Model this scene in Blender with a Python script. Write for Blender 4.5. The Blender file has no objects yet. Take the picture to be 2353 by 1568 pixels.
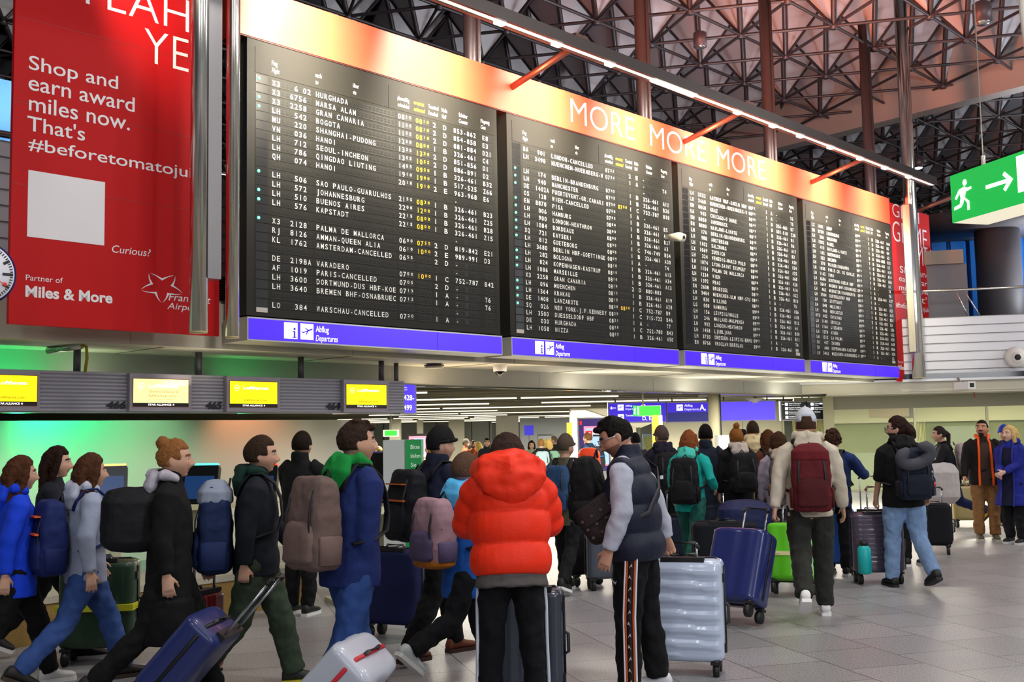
import bpy, math, random
import numpy as np
from mathutils import Matrix, Vector
S = bpy.context.scene
COL = S.collection
R = math.radians
# ---------------------------------------------------------------- camera
F, CX, CY, CAMH = 2500.0, 1176.5, 784.0, 1.67
_p = math.atan((1001 - CY) / F); _r = 0.019
_f = np.array([0, math.cos(_p), math.sin(_p)]); _u0 = np.array([0, -math.sin(_p), math.cos(_p)]); _r0 = np.array([1.0, 0, 0])
_rt = math.cos(_r) * _r0 - math.sin(_r) * _u0
_up = math.cos(_r) * _u0 + math.sin(_r) * _r0
EYE = np.array([0, 0, CAMH])
cd = bpy.data.cameras.new('camera'); cam = bpy.data.objects.new('camera', cd); COL.objects.link(cam)
cd.sensor_width = 36; cd.lens = F / 2353 * 36; cd.clip_end = 400; cd.clip_start = .1
cam.matrix_world = Matrix(((_rt[0], _up[0], -_f[0], 0), (_rt[1], _up[1], -_f[1], 0), (_rt[2], _up[2], -_f[2], CAMH), (0, 0, 0, 1)))
S.camera = cam
S.view_settings.view_transform = 'Standard'; S.view_settings.look = 'None'
S.view_settings.exposure = 0.0; S.view_settings.gamma = 1.0; S.view_settings.use_curve_mapping = False
S.cycles.use_denoising = True; S.cycles.max_bounces = 6; S.cycles.sample_clamp_indirect = 4.0
TH = R(46.7)                        # direction of the hall front, the boards and the first ceiling axis
CT, ST = math.cos(TH), math.sin(TH)
def ray(x, y): return _f * F + _rt * (x - CX) - _up * (y - CY)
def at_plane(x, y, D):              # photo pixel -> (u, z) on the vertical plane at perpendicular distance D along the hall front
    d = ray(x, y); t = D / (-ST * d[0] + CT * d[1]); p = EYE + d * t
    return CT * p[0] + ST * p[1], p[2]
def at_depth(x, y, Y):              # pixel -> world point at forward distance Y
    d = ray(x, y); return EYE + d * (Y / d[1])
def at_z(x, y, z):
    d = ray(x, y); return EYE + d * ((z - CAMH) / d[2])
def on_floor(x, Y):                 # floor point at forward distance Y, in the column of pixel x (taken near its feet)
    p = at_depth(x, min(1200, 1000 + F * CAMH / Y), Y); return (p[0], p[1], 0.0)
def W(u, v, z=0.0): return (CT * u - ST * v, ST * u + CT * v, z)
# ---------------------------------------------------------------- world and lamps of the hall
wd = bpy.data.worlds.new('hall air'); S.world = wd; wd.use_nodes = True
wd.node_tree.nodes['Background'].inputs[0].default_value = (.80, .86, 1.0, 1); wd.node_tree.nodes['Background'].inputs[1].default_value = .05
def lamp(name, kind, loc, aim, power, col=(1, 1, 1), size=1.0, size_y=None, spread=None, angle=None, blend=.5):
    l = bpy.data.lights.new(name, kind); l.energy = power; l.color = col
    if kind == 'AREA':
        l.shape = 'RECTANGLE' if size_y else 'DISK'; l.size = size
        if size_y: l.size_y = size_y
        if spread: l.spread = R(spread)
    elif kind == 'SPOT':
        l.spot_size = R(angle or 60); l.spot_blend = blend; l.shadow_soft_size = size
    else: l.shadow_soft_size = size
    o = bpy.data.objects.new(name, l); COL.objects.link(o); o.location = loc
    d = Vector(aim) - Vector(loc); o.rotation_euler = d.to_track_quat('-Z', 'Y').to_euler()
    return o
# downlights under the roof of the front hall
for (x, y) in ((-6, 6), (3, 4), (10, 7), (3, 11), (12, 14), (20, 12), (19, 22), (27, 20)):
    lamp('hall_downlight', 'AREA', (x, y, 11.2), (x, y, 0), 320 if x > 0 else 170, (1.0, .95, .90), 1.3)
lamp('hall_downlight', 'AREA', (7.5, -2, 9), (4, 10, 1.2), 420, (.93, .96, 1.0), 1.6)
lamp('hall_downlight', 'AREA', (-2.5, -3, 8), (-3, 10, 1.6), 160, (.93, .96, 1.0), 1.6)
# up-facing fill added to brighten the roof, not real fixtures
for (x, y, z, pw, c_) in ((22, 14, 6.5, 900, (.92, .95, 1)), (31, 20, 6.0, 420, (.92, .95, 1)), (17, 30, 5.5, 500, (.9, .95, 1)), (33, 44, 5.5, 600, (.9, .95, 1)), (6, 26, 5.5, 420, (.9, .95, 1)), (12, 5, 7.0, 700, (1, .9, .85))):
    lamp('roof_fill', 'AREA', (x, y, z), (x - 3, y + 1, 13), pw, c_, 1.2)
# the light bar in front of the boards washes the red header
BARD = 10.35
for k, pw in ((0, 1.1), (1, 1.15), (2, 1.1), (3, .9), (4, 1.15), (5, 1.1), (6, .95), (7, .7)):
    u = 8.4 + k * 2.42
    lamp('bar_lamp', 'AREA', W(u, BARD + .05, 7.42), W(u + .2, 11.8, 6.9), 205 * pw, (1.0, .89, .70), .3, 2.42, 96)
lamp('banner_lamp', 'SPOT', W(5.0, 10.4, 7.6), W(6.6, 11.8, 6.6), 1100, (1, .88, .66), .15, angle=48, blend=1)
lamp('banner_lamp', 'SPOT', W(25.0, 10.6, 7.2), W(25.8, 11.8, 5.4), 520, (1, .9, .7), .15, angle=100, blend=1)
# red lamps added to imitate light bounced off the header onto the roof
for u_, pw in ((10, 220), (15, 400), (20, 260)): lamp('header_spill', 'AREA', W(u_, 10.7, 7.7), (W(u_, 10.7)[0] + 7, W(u_, 10.7)[1] + 9, 16.5), pw, (1, .27, .12), .5, 5, 95)
lamp('parapet_fill', 'AREA', (26, 15, 8.5), (20, 30, 4.5), 600, (.93, .96, 1), 1.0)  # added fill that whitens the right parapet
# broad front fill added behind the camera to lift the fascias
lamp('front_fill', 'AREA', (-1, -5.5, 5.0), (-3, 12, 2.0), 140, (.95, .97, 1), 5, 2.5)
lamp('front_fill', 'AREA', (9, -5.5, 5.0), (12, 14, 2.0), 330, (.95, .97, 1), 5, 2.5)
for u_, pw, c_ in ((1, 10, (1, .9, .7)), (7, 8, (1, .9, .7)), (13, 16, (1, .78, .5)), (17, 22, (1, .9, .72)), (21, 24, (1, .92, .76)), (25, 24, (1, .95, .8))): lamp('soffit_fill', 'AREA', W(u_, 13.2, 2.4), W(u_, 13.2, 3), pw, c_, 3.0, .25)  # weak up-facing fill added under the soffit, no fixtures there
# coloured lamps over the check-in wall
def wspot(u, v, z, au, av, az, pw, col, ang=70, bl=.8, nm='checkin_lamp'): lamp(nm, 'SPOT', W(u, v, z), W(au, av, az), pw, col, .06, angle=ang, blend=bl)
# ---------------------------------------------------------------- helpers
def lin(c):
    if isinstance(c, str):
        c = c.lstrip('#'); c = [int(c[i:i + 2], 16) / 255 for i in (0, 2, 4)]
        return tuple(x / 12.92 if x <= .04045 else ((x + .055) / 1.055) ** 2.4 for x in c)
    return tuple(c)
_M = {}
def M(col, r=.5, m=0.0, e=0.0, bump=None, var=None, coat=0, spec=.5, alpha=1, trans=0):
    key = (col, r, m, e, bump, var, coat, spec, alpha, trans)
    if key in _M: return _M[key]
    t = bpy.data.materials.new('mat'); t.use_nodes = True; nt = t.node_tree; b = nt.nodes['Principled BSDF']
    c = (*lin(col), 1)
    b.inputs['Base Color'].default_value = c; b.inputs['Roughness'].default_value = r; b.inputs['Metallic'].default_value = m
    b.inputs['Specular IOR Level'].default_value = spec
    if coat: b.inputs['Coat Weight'].default_value = coat
    if e: b.inputs['Emission Color'].default_value = c; b.inputs['Emission Strength'].default_value = e
    if trans: b.inputs['Transmission Weight'].default_value = trans
    if alpha < 1: b.inputs['Alpha'].default_value = alpha
    if bump or var:
        tc = nt.nodes.new('ShaderNodeTexCoord')
    if var:
        n = nt.nodes.new('ShaderNodeTexNoise'); n.inputs['Scale'].default_value = var[0]; n.inputs['Detail'].default_value = 4
        nt.links.new(tc.outputs['Object'], n.inputs['Vector'])
        mx = nt.nodes.new('ShaderNodeMix'); mx.data_type = 'RGBA'
        mx.inputs[6].default_value = tuple(x * (1 - var[1]) for x in c[:3]) + (1,)
        mx.inputs[7].default_value = tuple(min(1, x * (1 + var[1])) for x in c[:3]) + (1,)
        nt.links.new(n.outputs['Fac'], mx.inputs[0]); nt.links.new(mx.outputs[2], b.inputs['Base Color'])
    if bump:
        n2 = nt.nodes.new('ShaderNodeTexNoise'); n2.inputs['Scale'].default_value = bump[0]; n2.inputs['Detail'].default_value = 3
        nt.links.new(tc.outputs['Object'], n2.inputs['Vector'])
        bp = nt.nodes.new('ShaderNodeBump'); bp.inputs['Strength'].default_value = bump[1]; bp.inputs['Distance'].default_value = .01
        nt.links.new(n2.outputs['Fac'], bp.inputs['Height']); nt.links.new(bp.outputs['Normal'], b.inputs['Normal'])
    _M[key] = t; return t
def cloth(col, r=.85): return M(col, r, 0, 0, (90, .25), (14, .16), 0, .3)
class MB:
    def __init__(s): s.v = []; s.f = []; s.m = []; s.sm = []
    def add(s, v, f, m=0, sm=False):
        o = len(s.v); s.v += [tuple(p) for p in v]; s.f += [tuple(i + o for i in q) for q in f]; s.m += [m] * len(f); s.sm += [sm] * len(f)
    def box(s, x0, x1, y0, y1, z0, z1, m=0):
        s.add([(x0, y0, z0), (x1, y0, z0), (x1, y1, z0), (x0, y1, z0), (x0, y0, z1), (x1, y0, z1), (x1, y1, z1), (x0, y1, z1)],
              [(0, 3, 2, 1), (4, 5, 6, 7), (0, 1, 5, 4), (1, 2, 6, 5), (2, 3, 7, 6), (3, 0, 4, 7)], m)
    def cbox(s, x, y, z, sx, sy, sz, m=0): s.box(x - sx / 2, x + sx / 2, y - sy / 2, y + sy / 2, z - sz / 2, z + sz / 2, m)
    def quad(s, a, b, c, d, m=0): s.add([a, b, c, d], [(0, 1, 2, 3)], m)
    def tube(s, pts, rad, ref=(1, 0, 0), n=10, m=0, sm=True, rnd=0.0, sq=2.0):
        """closed tube through pts; rad: scalar or list of r / (ra, rb); ref: direction of ra; rnd: rounds the ends; sq: superellipse power"""
        pts = [np.asarray(p, float) for p in pts]
        if not isinstance(rad, (list,)): rad = [rad] * len(pts)
        rad = [(q, q) if not isinstance(q, tuple) else q for q in rad]
        if rnd:
            d0 = pts[0] - pts[1]; d0 /= np.linalg.norm(d0) + 1e-9; d1 = pts[-1] - pts[-2]; d1 /= np.linalg.norm(d1) + 1e-9
            a, b = rad[0], rad[-1]; e0, e1 = min(a) * rnd, min(b) * rnd
            pts = [pts[0] + d0 * e0, pts[0] + d0 * e0 * .7] + pts + [pts[-1] + d1 * e1 * .7, pts[-1] + d1 * e1]
            rad = [(a[0] * .3, a[1] * .3), (a[0] * .75, a[1] * .75)] + rad + [(b[0] * .75, b[1] * .75), (b[0] * .3, b[1] * .3)]
        V = []; k = len(pts)
        for i in range(k):
            d = pts[min(i + 1, k - 1)] - pts[max(i - 1, 0)]; d /= np.linalg.norm(d) + 1e-9
            a = np.asarray(ref, float); a = a - d * a.dot(d)
            if np.linalg.norm(a) < 1e-3: a = np.array([.31, .77, .55]); a = a - d * a.dot(d)
            a /= np.linalg.norm(a); b = np.cross(d, a)
            for j in range(n):
                t = 2 * math.pi * j / n; c_, s_ = math.cos(t), math.sin(t)
                if sq != 2: q = (abs(c_) ** sq + abs(s_) ** sq) ** (-1 / sq); c_ *= q; s_ *= q
                V.append(pts[i] + a * rad[i][0] * c_ + b * rad[i][1] * s_)
        Fc = [(i * n + j, i * n + (j + 1) % n, (i + 1) * n + (j + 1) % n, (i + 1) * n + j) for i in range(k - 1) for j in range(n)]
        Fc += [tuple(range(n - 1, -1, -1)), tuple((k - 1) * n + j for j in range(n))]
        s.add(V, Fc, m, sm)
    def ell(s, c, r, n=16, k=10, m=0, fn=None, Rm=None):
        V = []; c = np.asarray(c, float)
        for i in range(k + 1):
            ph = math.pi * i / k - math.pi / 2
            for j in range(n):
                t = 2 * math.pi * j / n; d = np.array([math.cos(ph) * math.cos(t), math.cos(ph) * math.sin(t), math.sin(ph)])
                p = d * r
                if fn is not None: p = fn(d, p)
                if Rm is not None: p = Rm @ p
                V.append(c + p)
        Fc = [(i * n + j, i * n + (j + 1) % n, (i + 1) * n + (j + 1) % n, (i + 1) * n + j) for i in range(k) for j in range(n)]
        s.add(V, Fc, m, True)
    def poly(s, pts, z0, z1, m=0, ax='y'):
        """prism of an outline given in (a, z), extruded along y from z0 to z1"""
        n = len(pts)
        f = (lambda a, b, c: (a, c, b)) if ax == 'y' else ((lambda a, b, c: (a, b, c)) if ax == 'z' else (lambda a, b, c: (c, a, b)))
        s.add([f(a, b, z0) for a, b in pts] + [f(a, b, z1) for a, b in pts],
              [tuple(range(n)), tuple(range(2 * n - 1, n - 1, -1))] + [(i, i + n, (i + 1) % n + n, (i + 1) % n) for i in range(n)], m)
    def xf(s, T):
        T = np.asarray(T, float); a = np.asarray(s.v); s.v = [tuple(p) for p in (a @ T[:3, :3].T + T[:3, 3])]; return s
    def build(s, name, mats, parent=None, loc=None, rz=None):
        me = bpy.data.meshes.new(name); me.from_pydata([tuple(map(float, p)) for p in s.v], [], s.f)
        if not isinstance(mats, (list, tuple)): mats = [mats]
        for q in mats: me.materials.append(q)
        me.polygons.foreach_set('material_index', s.m); me.polygons.foreach_set('use_smooth', s.sm); me.update()
        o = bpy.data.objects.new(name, me); COL.objects.link(o)
        if parent: o.parent = parent
        if loc is not None: o.location = loc
        if rz is not None: o.rotation_euler = (0, 0, rz)
        return o
def tag(o, label, cat, group=None, kind=None):
    if kind: o['kind'] = kind
    if label: o['label'] = label
    if cat: o['category'] = cat
    if group: o['group'] = group
    return o
def thing(name, label, cat, loc=(0, 0, 0), rz=0.0, group=None, kind=None):
    o = bpy.data.objects.new(name, None); COL.objects.link(o); o.location = loc; o.rotation_euler = (0, 0, rz); o.empty_display_size = .1
    return tag(o, label, cat, group, kind)
def wthing(name, label, cat, u, v, z, group=None, kind=None): return thing(name, label, cat, W(u, v, z), TH, group, kind)
def struct(name, mb, mats, label=None, loc=None, rz=None):
    o = mb.build(name, mats, None, loc, rz); o['kind'] = 'structure'
    if label: o['label'] = label
    return o
# lettering: outlines taken from a text curve once and reused
_T = {}
def glyphs(txt, bold=0.0, shear=0.0, res=3, center=False):
    k = (txt, bold, shear, res)
    if k in _T: return _T[k]
    c = bpy.data.curves.new('t', 'FONT'); c.body = txt; c.size = 1.0; c.shear = shear; c.resolution_u = res; c.offset = bold; c.fill_mode = 'FRONT'
    o = bpy.data.objects.new('t', c); COL.objects.link(o)
    me = o.to_mesh(); v = np.array([p.co[:] for p in me.vertices]) if len(me.vertices) else np.zeros((0, 3))
    f = [tuple(p.vertices) for p in me.polygons]; o.to_mesh_clear(); bpy.data.objects.remove(o); bpy.data.curves.remove(c)
    _T[k] = (v, f); return v, f
def put_text(mb, txt, u, z, size, y, m, bold=0.0, shear=0.0, width=None, xs=1.0, align='L', res=3, org=None, ax=None):
    """flat lettering facing -y; size = cap height; width fixes the drawn width"""
    v, f = glyphs(txt, bold, shear, res)
    if not len(v): return 0
    sz = size / .70; x = v[:, 0] * sz * xs; zz = v[:, 1] * sz; x0, x1 = x.min(), x.max()
    if width: x = (x - x0) * width / (x1 - x0); x0, x1 = 0, width
    off = {'L': -x0, 'C': -(x0 + x1) / 2, 'R': -x1}[align]
    mb.add([(u + a + off, y, z + b) for a, b in zip(x, zz)], f, m)
    return x1 - x0
# ---------------------------------------------------------------- floor
def floor_mat():
    t = bpy.data.materials.new('granite'); t.use_nodes = True; nt = t.node_tree; b = nt.nodes['Principled BSDF']; N = nt.nodes.new; L = nt.links.new
    tc = N('ShaderNodeTexCoord'); mp = N('ShaderNodeMapping'); mp.inputs['Rotation'].default_value = (0, 0, R(-16)); L(tc.outputs['Object'], mp.inputs['Vector'])
    br = N('ShaderNodeTexBrick'); br.inputs['Scale'].default_value = 1.0; br.inputs['Mortar Size'].default_value = .005; br.inputs['Brick Width'].default_value = .62
    br.inputs['Row Height'].default_value = .62; br.offset = .5; br.inputs['Color1'].default_value = (.30, .295, .30, 1); br.inputs['Color2'].default_value = (.36, .355, .36, 1); br.inputs['Mortar'].default_value = (.10, .095, .09, 1)
    mp2 = N('ShaderNodeMapping'); mp2.inputs['Rotation'].default_value = (0, 0, R(74)); L(tc.outputs['Object'], mp2.inputs['Vector']); L(mp2.outputs[0], br.inputs['Vector'])
    n = N('ShaderNodeTexNoise'); n.inputs['Scale'].default_value = 95; n.inputs['Detail'].default_value = 3; L(tc.outputs['Object'], n.inputs['Vector'])
    cr = N('ShaderNodeValToRGB'); cr.color_ramp.elements[0].position = .36; cr.color_ramp.elements[0].color = (.45, .45, .47, 1); cr.color_ramp.elements[1].position = .62; cr.color_ramp.elements[1].color = (1.25, 1.25, 1.25, 1)
    L(n.outputs['Fac'], cr.inputs[0]); mx = N('ShaderNodeMix'); mx.data_type = 'RGBA'; mx.blend_type = 'MULTIPLY'; mx.inputs[0].default_value = 1
    L(br.outputs['Color'], mx.inputs[6]); L(cr.outputs[0], mx.inputs[7]); L(mx.outputs[2], b.inputs['Base Color'])
    n3 = N('ShaderNodeTexNoise'); n3.inputs['Scale'].default_value = .8; L(tc.outputs['Object'], n3.inputs['Vector'])
    mr = N('ShaderNodeMapRange'); mr.inputs[3].default_value = .26; mr.inputs[4].default_value = .46; L(n3.outputs['Fac'], mr.inputs[0]); L(mr.outputs[0], b.inputs['Roughness'])
    bp = N('ShaderNodeBump'); bp.inputs['Strength'].default_value = .15; bp.inputs['Distance'].default_value = .002; L(br.outputs['Fac'], bp.inputs['Height']); L(bp.outputs[0], b.inputs['Normal'])
    return t
mb = MB(); mb.box(-60, 75, -6, 100, -.2, 0); struct('floor', mb, floor_mat(), 'speckled grey granite floor with dark tile joints')
CREAM = M('#cfcbbd', .5, 0, 0, None, (2, .04)); GREYF = M('#a9aaa5', .45, .0, 0, None, (1.5, .05)); WHITE = M('#e8e9ef', .3); SOFF = M('#c9c4b2', .55, 0, 0, None, (3, .05))
CHROME = M('#d8d6cf', .22, 1.0, 0, None, None); STEEL = M('#8d8a88', .4, .9); DARK = M('#141416', .5); BLACK = M('#060607', .6); NAVYSIGN = M('#4a22f5', .4, 0, 1.0); SWHITE = M('#ffffff', .5, 0, 1.0)
PWHITE = M('#e2dee0', .55); GREYMETAL = M('#6f6d78', .4, .4)
# ---------------------------------------------------------------- gallery edge above the check-in
U0, U1 = -14.0, 27.5                 # ends of the gallery front along the boards
D1, Z1, D2, Z2 = 12.4, 2.86, 14.0, 2.57
mb = MB(); mb.box(U0, U1, D1, D1 + .12, Z1, 3.45)
for k in range(12): mb.box(U0 + k * 3.4, U0 + k * 3.4 + .008, D1 - .003, D1, Z1, 3.45, 1)
struct('trim_1', mb, [SOFF, M('#8d8878', .6)], 'cream fascia along the gallery edge under the boards', (0, 0, 0), TH)
mb = MB()
for k in range(8):
    v0 = D1 + .12 + k * .24; mb.box(U0, U1 + .8, v0, v0 + .232, Z1 + .02, Z1 + .06)
for k in range(14): mb.box(U0 + k * 3.0, U0 + k * 3.0 + .01, D1 + .12, D2, Z1 + .012, Z1 + .02, 1)
struct('ceiling_1', mb, [SOFF, M('#7d786a', .6)], 'plank soffit between the two fascias', (0, 0, 0), TH)
mb = MB(); mb.box(U0, U1 + .8, D2, D2 + .1, Z2, Z1 + .02); mb.box(U0, U1 + .8, D2 - .02, D2 + .12, Z2 - .03, Z2, 1)
for k in range(11): mb.box(U0 + k * 3.7, U0 + k * 3.7 + .006, D2 - .003, D2, Z2, Z1, 2)
struct('trim_2', mb, [GREYF, M('#b9b29a', .12, 1.0), M('#77787a', .6)], 'grey fascia at the mouth of the low hall with a polished lower edge', (0, 0, 0), TH)
# gallery deck and its white slatted parapet along the boards
mb = MB(); mb.box(U0, U1, D1 + .1, D1 + 2.2, 3.3, 3.5); struct('floor_1', mb, GREYF, 'gallery deck behind the boards', (0, 0, 0), TH)
def slats(mb, x0, x1, y, z0, n, h):
    for k in range(n):
        z = z0 + k * h; mb.box(x0, x1, y, y + .05, z, z + h - .018); mb.box(x0, x1, y - .012, y + .04, z + h - .018, z + h - .008, 1)
mb = MB(); mb.box(U0, 9, D1 + 1.0, D1 + 1.06, 3.5, 3.62, 0); mb.box(U0, 9, D1 + 1.0, D1 + 1.03, 3.62, 3.98, 2)
for k in range(9): mb.box(U0, 9, D1 + .985, D1 + 1.0, 3.63 + k * .04, 3.648 + k * .04, 1)
slats(mb, U0, 9, D1 + 1.0, 3.98, 7, .20); struct('wall_left', mb, [WHITE, M('#8a8780', .5), DARK], 'white slatted gallery parapet behind the left banner', (0, 0, 0), TH)
# ---------------------------------------------------------------- right hand gallery, runs on the third axis of the roof
RA = TH - R(60)                      # its direction
cx, cy, _ = W(U1, D2, 0)             # the inner corner
def rt_local(px, py, off=0.0):
    """pixel -> (s, z) on the vertical plane through the corner along RA, moved off metres toward the viewer"""
    n = (math.sin(RA), -math.cos(RA)); d = ray(px, py); t = (n[0] * cx + n[1] * cy + off) / (n[0] * d[0] + n[1] * d[1]); p = EYE + d * t
    return (p[0] - cx) * math.cos(RA) + (p[1] - cy) * math.sin(RA), p[2]
RL = dict(loc=(cx, cy, 0), rz=RA)
mb = MB(); OFF = -1.4; s0, s1 = -3.5, 12
za, zb = rt_local(2200, 868, 1.4)[1], rt_local(2200, 727, 1.4)[1]
h7 = (zb - za) / 7
slats(mb, s0, s1, OFF, za, 7, h7)
zk = rt_local(2200, 850, 1.4)[1]; zl = rt_local(2200, 875, 1.4)[1]; zc = rt_local(2200, 893, 1.4)[1]
mb.box(s0, s1, OFF - .05, OFF + .1, zl, za + .02, 0)
struct('wall_right', mb, [WHITE, M('#8a8780', .5)], 'white slatted gallery parapet right of the boards', **RL)
mb = MB(); mb.box(s0, s1, OFF - .06, OFF - .01, zl + .06, za + .12, 0); mb.box(s0, s1, OFF - .12, OFF, zl, zl + .06, 1); mb.box(s0, s1, OFF - .02, OFF + .1, zc - .05, zl, 2)
mb.box(-.2, s1, OFF, .4, zc - .1, zc - .05, 2)
struct('trim_3', mb, [M('#10131c', .08), WHITE, SOFF], 'glossy black band and white ledge below the right gallery', **RL)
mb = MB(); mb.box(0, s1, 0, .12, 2.2, zc - .05, 0); struct('trim_4', mb, M('#8d8a78', .5), 'olive beige lintel above the glass wall', **RL)
mb = MB(); mb.box(-2, s1, OFF + .1, 9, za + .1, za + .2, 0); struct('floor_2', mb, GREYF, 'right gallery deck', **RL)
# gallery railing, right
rl = thing('railing', 'polished steel railing on the right gallery above the white slats', 'railing', (cx, cy, 0), RA)
rr = MB(); zr = rt_local(2250, 664, 1.3)[1]; rr.tube([(s0, -1.3, zr), (s1, -1.3, zr)], .035, n=10); rr.build('handrail', CHROME, rl)
for k, s_ in enumerate((-2.6, .35, 3.2)):
    rp = MB()
    for dx in (-.05, .05): rp.tube([(s_ + dx * 2, -1.3, zr - .05), (s_ + .35 + dx * 3, -1.22, zb - .1)], .018, n=6)
    rp.build('rail_post', CHROME, rl)
rl2 = wthing('railing', 'steel railing on the left gallery beside the red banner', 'railing', 0, 0, 0)
rr = MB()
zz = at_plane(5, 308, D1 + 1.1)[1]; zz2 = at_plane(5, 328, D1 + 1.1)[1]
rr.tube([(U0, D1 + 1.1, zz), (9, D1 + 1.1, zz)], .045, n=10); rr.build('handrail', CHROME, rl2)
rr = MB(); rr.tube([(U0, D1 + 1.1, zz2), (9, D1 + 1.1, zz2)], .015, n=6); rr.build('rail_bar', CHROME, rl2)
for u_ in (-1.5, 1.0, 3.5):
    rr = MB(); rr.tube([(u_, D1 + 1.1, zz), (u_ - .3, D1 + 1.1, 5.1)], .02, n=6); rr.build('rail_post', CHROME, rl2)
# blue ribbed cladding and round piers at the back of both galleries
def ribs(name, label, x0, x1, y, z0, z1, step, loc, rz, col='#1a5ca8'):
    mb = MB(); n = int((x1 - x0) / step)
    for k in range(n):
        a = x0 + k * step; mb.poly([(a, y), (a + step * .72, y), (a + step * .86, y + .12), (a + step, y + .12), (a + step, y + .3), (a, y + .3)], z0, z1, 0, 'z')
    return struct(name, mb, M(col, .35, .3), label, loc, rz)
ribs('wall_back', 'blue ribbed cladding behind the right gallery', -12, 14, 4.6, za, za + 5.0, .55, (cx, cy, 0), RA)
ribs('wall_back_1', 'blue ribbed cladding behind the left gallery', U0, 9, D1 + 4, 3.4, at_plane(5, 182, D1 + 4)[1], .8, (0, 0, 0), TH, '#2f86d8')
sp_, zp_ = rt_local(2290, 530, -3.0); mb = MB(); mb.tube([(sp_, 3.0, za), (sp_, 3.0, zp_)], .62, n=28); mb.tube([(sp_ - .2, 3.0, zp_), (sp_ - .2, 3.0, zp_ + .35)], 2.2, n=28); struct('column', mb, M('#474449', .6), 'round dark grey pier with a broad cap on the right gallery', **RL)
gb = thing('partition_box', 'grey partition box on the right gallery beside the red banner', 'partition', (cx, cy, 0), RA)
sA, zA = rt_local(2140, 600, 0); sB, zB = rt_local(2222, 604, 0); mb = MB(); mb.box(sA - 1.5, sB, .1, 1.6, za + .1, zB); mb.build('box_body', M('#6f6f74', .55), gb)
mb = MB(); mb.box(sA - 1.5, sB - .08, 0, 1.6, zB, rt_local(2213, 573, 0)[1]); mb.build('box_top', M('#8f8476', .6), gb)
# ---------------------------------------------------------------- low hall behind: walls, ceiling strips, pillars
LH = 2.62
mb = MB(); mb.poly([W(-60, D2 + .1)[:2], W(U1 + 14, D2 + .1)[:2], (90, 98), (-90, 98)], LH + .12, LH + .2, 0, 'z'); struct('ceiling_2', mb, M('#3f3b2f', .8), 'dark ceiling of the low hall')
mb = MB(); random.seed(4)
for k in range(46):
    y = 17.5 + k * 1.45; a = W(0, D2 + .25); xm = (CT * 0)  # strips run across the view
    # left end of the strip where the fascia plane cuts it
    xr = (CT * y - (D2 + .2)) / ST
    mb.box(-46, min(xr, 44), y, y + .12, LH - .02, LH + .1, 0)
struct('ceiling_3', mb, M('#6b6650', .45, .3), 'dark metal slats under the low hall ceiling')
def strip_mat(st): return M('#fff3d2', .5, 0, st)
tube_i = 0
for k in range(15):
    y = 18.2 + k * 4.3; xr = (CT * y - (D2 + .25)) / ST
    x = -.155 * y + random.uniform(-1, 1)
    st = thing('light_strip', 'row of white ceiling tubes in the low hall, counted %s from the front fascia' % ('first second third fourth fifth sixth seventh eighth ninth tenth eleventh twelfth thirteenth fourteenth fifteenth sixteenth seventeenth eighteenth nineteenth twentieth twenty-first twenty-second twenty-third'.split()[k]), 'ceiling light', (0, y, LH - .03), 0, 'tube rows in the low hall')
    m2 = MB(); m2.box(x, min(xr, 40), -.02, .02, .012, .16); m2.build('mounting_rail', M('#4a4636', .5, .3), st)
    while x < min(xr, 40) - .5:
        l = random.choice((2.4, 3.6, 4.8, 6.0)); x2 = min(x + l, xr)
        if x2 > x + .4 and random.random() < .8:
            m2 = MB(); m2.box(x, x2, -.035, .035, -.022, .012); m2.build('light_tube', strip_mat(1.7), st)
        x += l + random.choice((.1, .3, 1.5))
for y_, x_, n_ in ((22.5, 0, 2), (31.1, -1, 3), (39.7, -2, 4), (52.6, -2, 5), (65.5, -3, 5)):
    for k in range(n_): lamp('tube_light', 'AREA', (x_ + k * 8.0, y_, LH - .07), (x_ + k * 8.0, y_ + .001, 0), 950, (1, .95, .78), 7.6, .07)
mb = MB(); mb.box(-70, 70, 78, 78.3, 0, LH); struct('wall_front', mb, M('#8b8f84', .6), 'far end wall of the low hall')
CONC = M('#ebe5cb', .55, 0, 0, None, (1, .04))
def pil(px0, px1, Y, lab):
    a = at_depth(px0, 1000, Y); b = at_depth(px1, 1000, Y); mb = MB(); x0, x1 = a[0], b[0]; w = x1 - x0
    mb.box(x0, x1, Y, Y + w, 0, LH + .1); struct('pillar', mb, CONC, lab)
pil(1140, 1192, 52, 'pale cream square pillar behind the red puffer jacket'); pil(1031, 1066, 60, 'pale pillar left of the red jacket'); pil(958, 972, 58, 'thin pale pillar by the green sign'); pil(1313, 1395, 40, 'wide cream pillar behind the advert screen'); pil(895, 920, 56, 'pale pillar behind the kiosks')
# round column in front of the blue signs
cp = on_floor(1649, 26.2); mb = MB(); mb.tube([(cp[0], cp[1], .85), (cp[0], cp[1], Z2 + .1)], .15, n=28); mb.tube([(cp[0], cp[1], 0), (cp[0], cp[1], .86)], .155, n=28, m=1)
mb.tube([(cp[0] + .12, cp[1] - .14, .9), (cp[0] + .12, cp[1] - .14, Z2 + .1)], .015, n=6, m=2)
struct('column_1', mb, [M('#d9cfae', .5), CHROME, DARK], 'cream round column with a chrome foot in front of the blue signs')
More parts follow.
